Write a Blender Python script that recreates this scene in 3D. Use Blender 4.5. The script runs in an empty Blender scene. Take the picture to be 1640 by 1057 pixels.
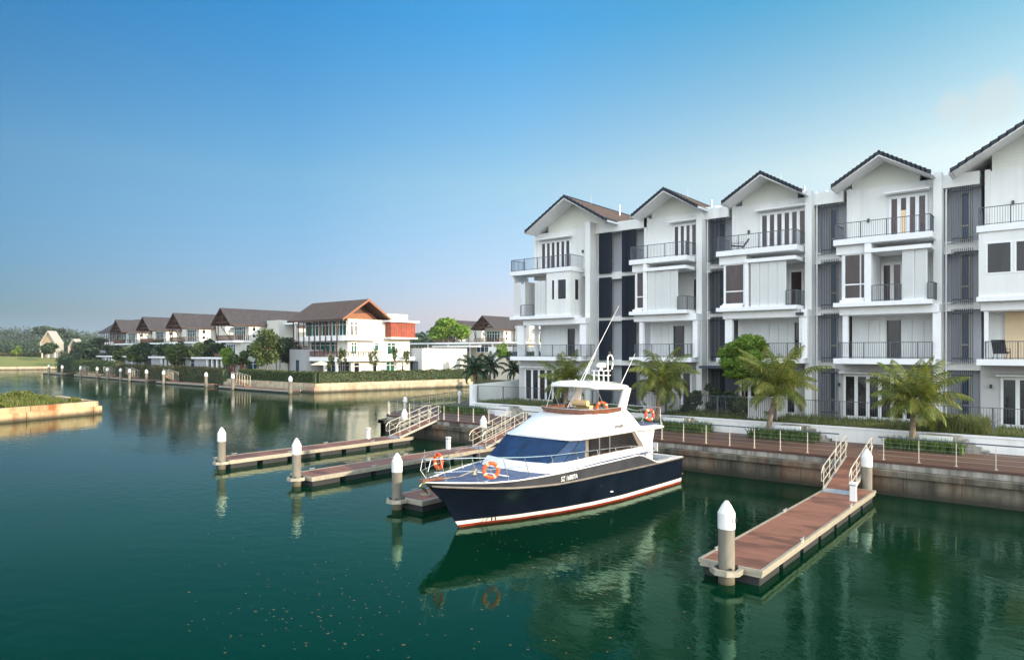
import bpy, math, random
import numpy as np
from mathutils import Vector, Matrix
R = math.radians
random.seed(7)
rng = np.random.default_rng(7)
sc = bpy.context.scene
COL = sc.collection

# ------------------------------------------------------------------ camera
cd = bpy.data.cameras.new("camera"); cam = bpy.data.objects.new("camera", cd); COL.objects.link(cam)
cam.location = (0, 0, 6.5); cam.rotation_euler = (R(90), 0, R(39.7))
cd.sensor_width = 36; cd.lens = 36*1080/1640; cd.shift_y = 34.5/1640
cd.clip_start = 0.1; cd.clip_end = 6000
sc.camera = cam

# ------------------------------------------------------------------ light
SUN_EL = 16.0
SUN_AZ = (0.982, 0.190)            # horizontal direction towards the sun (mostly along +X)
w = bpy.data.worlds.new("World"); sc.world = w; w.use_nodes = True
nt = w.node_tree; nt.nodes.clear()
N, L = nt.nodes.new, nt.links.new
sky = N('ShaderNodeTexSky'); sky.sky_type = 'NISHITA'; sky.sun_disc = False
sky.sun_elevation = R(SUN_EL); sky.sun_rotation = math.atan2(SUN_AZ[0], SUN_AZ[1])
sky.air_density = 1.15; sky.dust_density = 0.6; sky.ozone_density = 4.5; sky.altitude = 0
bgn = N('ShaderNodeBackground'); bgn.inputs['Strength'].default_value = 0.15
out = N('ShaderNodeOutputWorld')
# a faint wisp of cloud high on the right
geo = N('ShaderNodeTexCoord')
def wisp(dirv, size):
    nrm = N('ShaderNodeVectorMath'); nrm.operation = 'NORMALIZE'; L(geo.outputs['Generated'], nrm.inputs[0])
    dist = N('ShaderNodeVectorMath'); dist.operation = 'DISTANCE'
    nz = N('ShaderNodeTexNoise'); nz.inputs['Scale'].default_value = 22; nz.inputs['Detail'].default_value = 7
    L(nrm.outputs[0], nz.inputs['Vector'])
    off = N('ShaderNodeVectorMath'); off.operation = 'MULTIPLY_ADD'
    L(nz.outputs['Color'], off.inputs[0]); off.inputs[1].default_value = (0.05, 0.05, 0.05); L(nrm.outputs[0], off.inputs[2])
    L(off.outputs[0], dist.inputs[0]); d = Vector(dirv).normalized() + Vector((0.025, 0.025, 0.025)); dist.inputs[1].default_value = d
    mr = N('ShaderNodeMapRange'); mr.interpolation_type = 'SMOOTHSTEP'
    mr.inputs['From Min'].default_value = size; mr.inputs['From Max'].default_value = size*0.45
    mr.inputs['To Min'].default_value = 0; mr.inputs['To Max'].default_value = 0.45
    L(dist.outputs['Value'], mr.inputs['Value'])
    return mr.outputs[0]
def ray(px, py):
    a = (px-820)/1080; u = (563-py)/1080; c, s = math.cos(R(39.7)), math.sin(R(39.7))
    return (-s+a*c, c+a*s, u)
m1 = wisp(ray(1592, 166), 0.038); m2 = wisp(ray(1520, 168), 0.024)
mx = N('ShaderNodeMath'); mx.operation = 'MAXIMUM'; L(m1, mx.inputs[0]); L(m2, mx.inputs[1])
mixc = N('ShaderNodeMix'); mixc.data_type = 'RGBA'
L(mx.outputs[0], mixc.inputs['Factor']); 
# hazy tropical air: the real sky is deeper blue overhead, milky low down and dimmer away from the sun
nrm = N('ShaderNodeVectorMath'); nrm.operation = 'NORMALIZE'; L(geo.outputs['Generated'], nrm.inputs[0])
dt = N('ShaderNodeVectorMath'); dt.operation = 'DOT_PRODUCT'; L(nrm.outputs[0], dt.inputs[0]); dt.inputs[1].default_value = (0.769, 0.639, 0)
sx_ = N('ShaderNodeMapRange'); sx_.inputs['From Min'].default_value = -0.7; sx_.inputs['From Max'].default_value = 0.7; L(dt.outputs['Value'], sx_.inputs['Value'])
sz_ = N('ShaderNodeSeparateXYZ'); L(nrm.outputs[0], sz_.inputs[0])
def airramp(stops):
    r = N('ShaderNodeValToRGB'); e = r.color_ramp.elements; L(sx_.outputs[0], r.inputs[0])
    while len(e) < len(stops): e.new(0.5)
    for el_, (p, c_) in zip(e, stops): el_.position = p; el_.color = (*[v/2 for v in c_], 1)
    return r.outputs[0]
lo_ = airramp([(0.07, (.165, .21, .29)), (0.29, (.42, .38, .50)), (0.5, (.84, .62, .76)), (0.914, (1.5, 1.15, 1.1))])
mi_ = airramp([(0.07, (.27, .36, .37)), (0.29, (.50, .59, .56)), (0.5, (1.05, .94, .76)), (0.914, (2.6, 1.6, .98))])
hi_ = airramp([(0.07, (.08, .34, .43)), (0.29, (.20, .60, .70)), (0.5, (.38, .94, 1.0)), (0.914, (.72, 1.22, .93))])
def between(a, b, z0, z1):
    mr = N('ShaderNodeMapRange'); mr.inputs['From Min'].default_value = z0; mr.inputs['From Max'].default_value = z1; L(sz_.outputs[2], mr.inputs['Value'])
    mc = N('ShaderNodeMix'); mc.data_type = 'RGBA'; L(mr.outputs[0], mc.inputs['Factor']); L(a, mc.inputs['A']); L(b, mc.inputs['B']); return mc.outputs['Result']
hz_ = airramp([(0.07, (.16, .25, .50)), (0.29, (.34, .42, .80)), (0.5, (.56, .58, 1.05)), (0.914, (1.0, 1.1, 1.5))])
air = between(between(between(hz_, lo_, 0.0, 0.05), mi_, 0.05, 0.24), hi_, 0.24, 0.44)
two = N('ShaderNodeVectorMath'); two.operation = 'SCALE'; two.inputs['Scale'].default_value = 2.0; L(air, two.inputs[0])
mul = N('ShaderNodeVectorMath'); mul.operation = 'MULTIPLY'; L(sky.outputs[0], mul.inputs[0]); L(two.outputs[0], mul.inputs[1])
# added unseen glow in the sky behind the camera, lifts the shaded facades
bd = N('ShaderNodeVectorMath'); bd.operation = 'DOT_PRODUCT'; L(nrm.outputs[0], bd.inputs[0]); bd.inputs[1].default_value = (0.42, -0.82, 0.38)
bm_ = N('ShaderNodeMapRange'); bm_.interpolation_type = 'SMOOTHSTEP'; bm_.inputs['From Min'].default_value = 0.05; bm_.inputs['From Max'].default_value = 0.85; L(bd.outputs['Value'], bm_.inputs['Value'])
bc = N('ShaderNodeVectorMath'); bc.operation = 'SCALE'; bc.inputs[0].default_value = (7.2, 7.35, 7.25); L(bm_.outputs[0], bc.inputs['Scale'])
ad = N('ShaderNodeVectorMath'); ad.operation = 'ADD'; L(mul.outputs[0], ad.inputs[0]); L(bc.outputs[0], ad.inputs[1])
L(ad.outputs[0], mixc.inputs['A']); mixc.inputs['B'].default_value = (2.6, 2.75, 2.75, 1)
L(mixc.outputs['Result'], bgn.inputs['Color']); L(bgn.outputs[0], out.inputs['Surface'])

sl = bpy.data.lights.new("sun", 'SUN'); so = bpy.data.objects.new("sun", sl); COL.objects.link(so)
sl.energy = 3.3; sl.angle = R(0.6); sl.color = (1.0, 0.84, 0.63)
sd = Vector((SUN_AZ[0]*math.cos(R(SUN_EL)), SUN_AZ[1]*math.cos(R(SUN_EL)), math.sin(R(SUN_EL))))
so.rotation_euler = sd.to_track_quat('Z', 'Y').to_euler()
sc.view_settings.view_transform = 'Standard'; sc.view_settings.look = 'None'
sc.view_settings.exposure = 0.9; sc.view_settings.gamma = 1
sc.cycles.max_bounces = 8; sc.cycles.diffuse_bounces = 3; sc.cycles.glossy_bounces = 3
sc.cycles.transmission_bounces = 4; sc.cycles.transparent_max_bounces = 6
sc.cycles.use_denoising = True
sc.cycles.caustics_reflective = False; sc.cycles.caustics_refractive = False

# ------------------------------------------------------------------ materials
MATS = {}
class NT:
    def __init__(s, name):
        s.m = bpy.data.materials.new(name); s.m.use_nodes = True; s.t = s.m.node_tree
        s.b = s.t.nodes['Principled BSDF']; MATS[name] = s.m
    def n(s, typ, **k):
        o = s.t.nodes.new(typ)
        for a, v in k.items():
            if hasattr(o, a): setattr(o, a, v)
            else: o.inputs[a].default_value = v
        return o
    def l(s, a, b): s.t.links.new(a, b)
    def set(s, **k):
        for a, v in k.items(): s.b.inputs[a.replace('_', ' ')].default_value = v
    def ramp(s, fac, stops):
        r = s.t.nodes.new('ShaderNodeValToRGB'); e = r.color_ramp.elements
        e[0].position, e[0].color = stops[0][0], (*stops[0][1], 1); e[1].position, e[1].color = stops[-1][0], (*stops[-1][1], 1)
        for p, c in stops[1:-1]:
            x = e.new(p); x.color = (*c, 1)
        s.l(fac, r.inputs[0]); return r
    def coords(s, scale=(1, 1, 1), obj=False, rot=(0, 0, 0)):
        if obj: src = s.n('ShaderNodeTexCoord').outputs['Object']
        else: src = s.n('ShaderNodeNewGeometry').outputs['Position']
        mp = s.n('ShaderNodeMapping'); mp.inputs['Scale'].default_value = scale; mp.inputs['Rotation'].default_value = rot
        s.l(src, mp.inputs['Vector']); return mp.outputs[0]
    def noise(s, scale, coords=None, detail=4, rough=0.55):
        o = s.n('ShaderNodeTexNoise'); o.inputs['Scale'].default_value = scale; o.inputs['Detail'].default_value = detail
        o.inputs['Roughness'].default_value = rough
        s.l(coords if coords is not None else s.coords(), o.inputs['Vector']); return o.outputs['Fac']
    def bump(s, h, strength=0.3, dist=0.02, prev=None):
        b = s.n('ShaderNodeBump'); b.inputs['Strength'].default_value = strength; b.inputs['Distance'].default_value = dist
        s.l(h, b.inputs['Height'])
        if prev is not None: s.l(prev, b.inputs['Normal'])
        s.l(b.outputs[0], s.b.inputs['Normal']); return b.outputs[0]
    def math(s, op, a, b=None):
        o = s.n('ShaderNodeMath', operation=op)
        for i, v in enumerate((a, b)):
            if v is None: continue
            if isinstance(v, (int, float)): o.inputs[i].default_value = v
            else: s.l(v, o.inputs[i])
        return o.outputs[0]
    def mix(s, f, a, b, blend='MIX'):
        o = s.n('ShaderNodeMix', data_type='RGBA', blend_type=blend)
        for k, v in (('Factor', f), ('A', a), ('B', b)):
            if isinstance(v, (int, float)): o.inputs[k].default_value = v
            elif isinstance(v, tuple): o.inputs[k].default_value = (*v, 1)
            else: s.l(v, o.inputs[k])
        return o.outputs['Result']
    def base(s, c): s.l(c, s.b.inputs['Base Color'])

def plain(name, col, rough=0.5, metal=0, var=0.12, vscale=3.0, bump=0.0, bscale=40, coat=0, emis=None):
    m = NT(name); m.set(Roughness=rough, Metallic=metal)
    n = m.noise(vscale)
    lo = tuple(c*(1-var) for c in col); hi = tuple(min(1, c*(1+var)) for c in col)
    m.base(m.ramp(n, [(0.3, lo), (0.7, hi)]).outputs[0])
    if bump: m.bump(m.noise(bscale), bump, 0.01)
    if coat: m.set(Coat_Weight=coat, Coat_Roughness=0.06)
    return m

def painted_wall(name, col, streak=0.12, lines=0):
    m = NT(name); m.set(Roughness=0.6)
    big = m.noise(0.35); st = m.noise(1.0, m.coords((2.2, 2.2, 0.16)), 5)
    c = m.mix(m.ramp(st, [(0.45, (0, 0, 0)), (0.75, (1, 1, 1))]).outputs[0], col, tuple(x*(1-streak) for x in col))
    c = m.mix(m.ramp(big, [(0.35, (0, 0, 0)), (0.7, (1, 1, 1))]).outputs[0], c, tuple(x*(1-streak*0.5) for x in col))
    m.base(c)
    if lines:
        wv = m.n('ShaderNodeTexWave', wave_type='BANDS', bands_direction='Z', wave_profile='SAW'); wv.inputs['Scale'].default_value = lines
        m.l(m.coords(), wv.inputs['Vector']); m.bump(wv.outputs['Fac'], 0.6, 0.03)
    else: m.bump(m.noise(25), 0.08, 0.01)
    return m
painted_wall('white_wall', (0.83, 0.83, 0.80), 0.2)
painted_wall('siding', (0.78, 0.78, 0.70), 0.05, lines=1.55)
painted_wall('shutter', (0.80, 0.81, 0.80), 0.04, lines=3.2)
painted_wall('grey_wall', (0.47, 0.49, 0.53), 0.08)
painted_wall('pale_grey_wall', (0.57, 0.56, 0.56), 0.14)
painted_wall('stone_wall', (0.36, 0.36, 0.38), 0.2)
painted_wall('cream_wall', (0.58, 0.52, 0.41), 0.05)
painted_wall('villa_wall', (0.62, 0.60, 0.54), 0.12)
painted_wall('tan_wall', (0.36, 0.28, 0.18), 0.08, lines=1.0)
plain('trim', (0.85, 0.85, 0.85), 0.45, var=0.04)
plain('louvre_dark', (0.012, 0.022, 0.042), 0.45, var=0.15)
plain('louvre', (0.04, 0.055, 0.08), 0.45, metal=0.0, var=0.15)
plain('railing', (0.075, 0.085, 0.105), 0.4, var=0.1)
plain('dark_metal', (0.03, 0.032, 0.036), 0.45, var=0.1)
plain('steel', (0.62, 0.62, 0.60), 0.32, metal=0.75, var=0.15, vscale=6)
plain('aluminium', (0.44, 0.395, 0.31), 0.42, metal=0.3, var=0.15, vscale=5)
plain('pale_roof', (0.36, 0.34, 0.31), 0.6)
plain('post_steel', (0.53, 0.50, 0.43), 0.4, metal=0.3, var=0.12)
plain('chrome', (0.8, 0.8, 0.8), 0.15, metal=0.9, var=0.05)
plain('brass', (0.55, 0.42, 0.2), 0.3, metal=0.8, var=0.2)
plain('orange', (0.85, 0.10, 0.02), 0.5, var=0.15)
plain('ring_red', (0.6, 0.06, 0.03), 0.5, var=0.15)
plain('band_cream', (0.85, 0.6, 0.35), 0.5, var=0.05)
plain('gelcoat', (0.86, 0.84, 0.80), 0.22, var=0.05, vscale=1.2, coat=0.4)
plain('cream_vinyl', (0.70, 0.48, 0.24), 0.5, var=0.1)
plain('teak', (0.17, 0.062, 0.032), 0.4, var=0.35, vscale=9, coat=0.2)
plain('rope', (0.35, 0.3, 0.22), 0.9, var=0.2, vscale=30)
plain('rubber', (0.02, 0.02, 0.022), 0.7)
plain('wicker', (0.30, 0.13, 0.05), 0.7, var=0.3, vscale=20)
plain('umbrella_cloth', (0.75, 0.62, 0.45), 0.8, var=0.08)
plain('bark', (0.24, 0.18, 0.13), 0.9, var=0.4, vscale=8, bump=0.6, bscale=12)
plain('red_screen', (0.27, 0.055, 0.028), 0.55, var=0.3, vscale=1.2)
plain('dark_wood', (0.075, 0.03, 0.02), 0.6, var=0.3, vscale=4)
plain('orange_wood', (0.24, 0.095, 0.045), 0.6, var=0.2, vscale=3)
plain('soil', (0.08, 0.055, 0.035), 0.95, var=0.4, vscale=2)
plain('path_paving', (0.22, 0.10, 0.065), 0.85, var=0.25, vscale=2)
plain('curtain', (0.13, 0.075, 0.07), 0.7, var=0.3, vscale=2)
plain('debris', (0.13, 0.095, 0.04), 0.9, var=0.5, vscale=8)
plain('skin', (0.4, 0.22, 0.14), 0.6)
plain('shirt_blue', (0.05, 0.08, 0.2), 0.8)
plain('black_text', (0.03, 0.02, 0.02), 0.5)
plain('white_text', (0.8, 0.8, 0.8), 0.5)
plain('warm_interior', (0.80, 0.62, 0.40), 0.7, var=0.05)
# glass: dark rooms behind reflective panes
for nm, c, r in (('glass', (0.012, 0.012, 0.015), 0.07), ('glass_brown', (0.045, 0.026, 0.026), 0.14), ('glass_teal', (0.012, 0.075, 0.062), 0.12),
                 ('glass_blue', (0.02, 0.05, 0.10), 0.12), ('tinted', (0.014, 0.014, 0.016), 0.2)):
    m = NT(nm); m.set(Roughness=r, IOR=1.5)
    st = m.noise(1.0, m.coords((1.8, 1.8, 0.25)), 3)
    m.base(m.ramp(st, [(0.35, tuple(x*0.55 for x in c)), (0.7, tuple(x*1.7 for x in c))]).outputs[0])
    m.bump(m.noise(0.9), 0.05, 0.05)
# hull paints
m = NT('hull_navy'); m.set(Roughness=0.2, Coat_Weight=0.35, Coat_Roughness=0.1)
m.base(m.ramp(m.noise(1.3), [(0.3, (0.003, 0.005, 0.012)), (0.75, (0.007, 0.011, 0.024))]).outputs[0])
m.bump(m.noise(1.1), 0.12, 0.05)
m = NT('hull_charcoal'); m.set(Roughness=0.42)
m.base(m.ramp(m.noise(1.6, detail=7), [(0.3, (0.020, 0.023, 0.032)), (0.75, (0.045, 0.047, 0.056))]).outputs[0])
plain('rub_rail', (0.16, 0.14, 0.12), 0.5, var=0.3)
plain('boot_red', (0.24, 0.03, 0.014), 0.45, var=0.35, vscale=3)
plain('boot_white', (0.8, 0.77, 0.7), 0.4, var=0.06)
m = NT('canvas_blue'); m.set(Roughness=0.75)
m.base(m.ramp(m.noise(1.7), [(0.3, (0.001, 0.018, 0.065)), (0.75, (0.003, 0.042, 0.125))]).outputs[0])
m.bump(m.noise(1.6, detail=6), 0.55, 0.08)
m = NT('deck_blue'); m.set(Roughness=0.8)
m.base(m.ramp(m.noise(2.6, detail=6), [(0.3, (0.06, 0.085, 0.165)), (0.75, (0.11, 0.145, 0.25))]).outputs[0])
m.bump(m.noise(60), 0.2, 0.005)
# concrete quay
def concrete(name, lo, hi, rust=0.5, wet=True, top=1.1, bw=2.2, sk=1.0):
    m = NT(name); m.set(Roughness=0.85)
    n1 = m.noise(0.8, detail=8, rough=0.65); st = m.noise(1.0, m.coords((1.7, 1.7, 0.12)), 7, 0.65); ru = m.noise(0.33, m.coords((1, 1, 0.25)), 4)
    c = m.ramp(n1, [(0.3, lo), (0.72, hi)]).outputs[0]
    c = m.mix(m.math('MULTIPLY', m.ramp(st, [(0.42, (0, 0, 0)), (0.66, (1, 1, 1))]).outputs[0], sk), c, tuple(x*0.28 for x in lo), 'MIX')
    if rust: c = m.mix(m.math('MULTIPLY', m.ramp(ru, [(0.52, (0, 0, 0)), (0.64, (1, 1, 1))]).outputs[0], rust), c, (0.30, 0.11, 0.035))
    # panel joints every bw metres along both horizontal axes
    sep = m.n('ShaderNodeSeparateXYZ'); m.l(m.coords(), sep.inputs[0])
    sm = m.math('ADD', sep.outputs[0], sep.outputs[1])
    fr = m.math('FRACT', m.math('DIVIDE', sm, bw)); j = m.math('LESS_THAN', fr, 0.012)
    c = m.mix(m.math('MULTIPLY', j, 0.8), c, (0.02, 0.018, 0.015))
    if wet:
        zr = m.math('ADD', sep.outputs[2], m.math('MULTIPLY', m.noise(1.3), 0.22))
        wm = m.n('ShaderNodeMapRange'); wm.inputs['From Min'].default_value = 0.60; wm.inputs['From Max'].default_value = 0.22
        m.l(zr, wm.inputs['Value']); c = m.mix(m.math('MULTIPLY', wm.outputs[0], 0.88), c, (0.022, 0.020, 0.012))
    m.base(c); m.bump(n1, 0.5, 0.03)
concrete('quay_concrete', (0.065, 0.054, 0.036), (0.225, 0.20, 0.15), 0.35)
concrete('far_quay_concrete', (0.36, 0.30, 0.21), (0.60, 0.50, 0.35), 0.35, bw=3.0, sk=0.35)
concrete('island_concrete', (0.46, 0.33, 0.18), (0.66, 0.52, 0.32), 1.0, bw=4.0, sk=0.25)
concrete('step_stone', (0.30, 0.28, 0.24), (0.45, 0.42, 0.37), 0.0, wet=False, bw=90)
m = NT('pile_concrete'); m.set(Roughness=0.8)
sep = m.n('ShaderNodeSeparateXYZ'); m.l(m.coords(), sep.inputs[0])
c = m.ramp(m.noise(2.2, m.coords((1, 1, 0.35)), 6), [(0.3, (0.13, 0.115, 0.09)), (0.7, (0.25, 0.23, 0.185))]).outputs[0]
g = m.n('ShaderNodeMapRange'); g.inputs['From Min'].default_value = 0.34; g.inputs['From Max'].default_value = 0.1
m.l(m.math('ADD', sep.outputs[2], m.math('MULTIPLY', m.noise(7), 0.15)), g.inputs['Value'])
c = m.mix(g.outputs[0], c, (0.10, 0.085, 0.045)); m.base(c); m.bump(m.noise(9, detail=7), 0.35, 0.02)
plain('pile_cap', (0.80, 0.79, 0.76), 0.4, var=0.07, vscale=5, bump=0.1)
# timber decking
def boards(name, cols, width, along='X', band_dark=0.5, rough=0.6):
    m = NT(name); m.set(Roughness=rough)
    br = m.n('ShaderNodeTexBrick'); br.offset = 0.37
    br.inputs['Scale'].default_value = 1; br.inputs['Brick Width'].default_value = 2.6; br.inputs['Row Height'].default_value = width
    br.inputs['Mortar Size'].default_value = 0.006; br.inputs['Mortar'].default_value = (0.012, 0.008, 0.006, 1)
    br.inputs['Color1'].default_value = (*cols[0], 1); br.inputs['Color2'].default_value = (*cols[1], 1)
    m.l(m.coords((1, 1, 1), rot=(0, 0, 0 if along == 'X' else R(90))), br.inputs['Vector'])
    gr = m.noise(3.0, m.coords((1.2, 9, 1) if along == 'X' else (9, 1.2, 1)), 6)
    c = m.mix(m.math('MULTIPLY', gr, 0.55), br.outputs['Color'], tuple(x*0.45 for x in cols[0]))
    st = m.noise(0.42, m.coords((0.8, 1.9, 1)), 4, 0.6)  # darker noise bands across the boards
    c = m.mix(m.math('MULTIPLY', m.ramp(st, [(0.50, (0, 0, 0)), (0.60, (1, 1, 1))]).outputs[0], band_dark), c, tuple(x*0.33 for x in cols[0]))
    m.base(c); m.bump(br.outputs['Fac'], -0.4, 0.008)
boards('promenade_boards', ((0.19, 0.095, 0.060), (0.115, 0.062, 0.043)), 0.145, 'X', 0.45)
boards('dock_boards', ((0.36, 0.155, 0.098), (0.27, 0.112, 0.07)), 0.14, 'X', 0.85)
# roof tiles
def tiles(name, lo, hi, sx=0.3, sy=0.33):
    m = NT(name); m.set(Roughness=0.8)
    br = m.n('ShaderNodeTexBrick'); br.inputs['Scale'].default_value = 1; br.inputs['Brick Width'].default_value = sx; br.inputs['Row Height'].default_value = sy
    br.inputs['Mortar Size'].default_value = 0.02; br.inputs['Color1'].default_value = (*lo, 1); br.inputs['Color2'].default_value = (*hi, 1)
    br.inputs['Mortar'].default_value = (*[x*0.4 for x in lo], 1)
    uv = m.n('ShaderNodeTexCoord'); m.l(uv.outputs['UV'], br.inputs['Vector'])
    c = m.mix(m.math('MULTIPLY', m.noise(0.7, detail=5), 0.45), br.outputs['Color'], tuple(x*0.5 for x in lo))
    m.base(c); m.bump(br.outputs['Fac'], -0.5, 0.03)
tiles('roof_tile_grey', (0.085, 0.058, 0.052), (0.135, 0.092, 0.08))
tiles('roof_tile_brown', (0.046, 0.040, 0.046), (0.080, 0.068, 0.072), 0.4, 0.4)
tiles('roof_tile_warm', (0.095, 0.062, 0.050), (0.15, 0.105, 0.085), 0.4, 0.4)
plain('verge_tile', (0.010, 0.016, 0.030), 0.5, var=0.3, vscale=4)
# foliage
def leafmat(name, lo, hi, tr=0.25, yellow=None):
    m = NT(name); m.set(Roughness=0.55)
    ri = m.n('ShaderNodeNewGeometry').outputs['Random Per Island']
    c = m.ramp(ri, [(0.0, lo), (0.85, hi), (1.0, yellow or hi)]).outputs[0]
    c = m.mix(m.math('MULTIPLY', m.noise(0.9), 0.7), c, tuple(x*0.45 for x in lo))
    m.base(c)
    t = m.n('ShaderNodeBsdfTranslucent'); m.l(c, t.inputs['Color'])
    ms = m.n('ShaderNodeMixShader'); ms.inputs[0].default_value = tr
    o = m.t.nodes['Material Output']; m.l(m.b.outputs[0], ms.inputs[1]); m.l(t.outputs[0], ms.inputs[2]); m.l(ms.outputs[0], o.inputs['Surface'])
leafmat('palm_leaf', (0.085, 0.15, 0.026), (0.28, 0.31, 0.055), 0.4, (0.62, 0.46, 0.09))
leafmat('palm_leaf_dark', (0.014, 0.042, 0.014), (0.035, 0.085, 0.03), 0.15)
leafmat('bright_leaf', (0.16, 0.30, 0.035), (0.30, 0.44, 0.06), 0.4)
leafmat('tree_leaf', (0.055, 0.105, 0.028), (0.14, 0.19, 0.045), 0.3, (0.2, 0.2, 0.05))
leafmat('tree_leaf_dark', (0.028, 0.065, 0.03), (0.065, 0.11, 0.045), 0.25)
leafmat('wood_leaf', (0.028, 0.060, 0.034), (0.048, 0.082, 0.040), 0.1)
leafmat('hedge_leaf', (0.045, 0.085, 0.018), (0.11, 0.15, 0.03), 0.2, (0.17, 0.14, 0.04))
leafmat('hedge_leaf_red', (0.05, 0.07, 0.018), (0.11, 0.10, 0.03), 0.2, (0.20, 0.07, 0.03))
leafmat('lily_leaf', (0.08, 0.16, 0.03), (0.18, 0.28, 0.06), 0.3)
leafmat('grass_leaf', (0.12, 0.18, 0.035), (0.26, 0.28, 0.065), 0.35, (0.28, 0.23, 0.07))
leafmat('wild_grass', (0.10, 0.15, 0.025), (0.24, 0.25, 0.04), 0.25, (0.33, 0.26, 0.08))
m = NT('lawn'); m.set(Roughness=0.95)
m.base(m.ramp(m.noise(0.6, detail=8), [(0.3, (0.035, 0.065, 0.015)), (0.7, (0.08, 0.11, 0.025))]).outputs[0]); m.bump(m.noise(12), 0.8, 0.06)
m = NT('field_grass'); m.set(Roughness=0.95)
m.base(m.ramp(m.noise(0.028, m.coords((1, 1, 5)), 8, 0.65), [(0.3, (0.12, 0.15, 0.032)), (0.52, (0.19, 0.20, 0.042)), (0.72, (0.26, 0.22, 0.07))]).outputs[0]); m.bump(m.noise(1.2), 0.6, 0.3)
m = NT('ground_cover'); m.set(Roughness=0.95)
m.base(m.ramp(m.noise(0.15, detail=6), [(0.3, (0.05, 0.075, 0.025)), (0.7, (0.11, 0.11, 0.05))]).outputs[0])
# water: murky green, gently rippled
m = NT('water'); m.set(Roughness=0.025, IOR=1.28); m.b.inputs['Specular Tint'].default_value = (0.42, 0.92, 0.86, 1)
m.base(m.ramp(m.noise(0.06, detail=3), [(0.3, (0.0, 0.0155, 0.0062)), (0.7, (0.0, 0.0225, 0.0085))]).outputs[0])
sep = m.n('ShaderNodeSeparateXYZ'); P = m.coords(); m.l(P, sep.inputs[0])
calm = m.ramp(m.noise(0.09, m.coords((1, 1.3, 1)), 3), [(0.36, (0.25, 0.25, 0.25)), (0.66, (1, 1, 1))]).outputs[0]
n1 = m.noise(1.35, m.coords((1.0, 1.7, 1), rot=(0, 0, R(38))), 3, 0.5)
n2 = m.noise(5.0, m.coords((1, 1.9, 1), rot=(0, 0, R(50))), 2, 0.5)
h = m.math('ADD', m.math('MULTIPLY', n1, 1.0), m.math('MULTIPLY', n2, 0.22))
h = m.math('MULTIPLY', h, calm)
m.bump(h, 1.0, 0.020)
gl = m.n('ShaderNodeBsdfGlossy'); gl.inputs['Roughness'].default_value = 0.03
df = m.n('ShaderNodeBsdfDiffuse'); m.l(m.b.inputs['Base Color'].links[0].from_socket, df.inputs['Color'])
fz = m.n('ShaderNodeFresnel'); fz.inputs['IOR'].default_value = 1.33
nl_ = m.b.inputs['Normal'].links[0].from_socket
m.l(nl_, gl.inputs['Normal']); m.l(nl_, fz.inputs['Normal'])
m.l(m.ramp(fz.outputs[0], [(0.08, (0.40, 0.88, 0.64)), (0.45, (0.93, 0.99, 0.93))]).outputs[0], gl.inputs['Color'])
ms = m.n('ShaderNodeMixShader'); m.l(m.math('MULTIPLY', fz.outputs[0], 0.78), ms.inputs[0]); m.l(df.outputs[0], ms.inputs[1]); m.l(gl.outputs[0], ms.inputs[2])
m.l(ms.outputs[0], m.t.nodes['Material Output'].inputs['Surface'])


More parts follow.
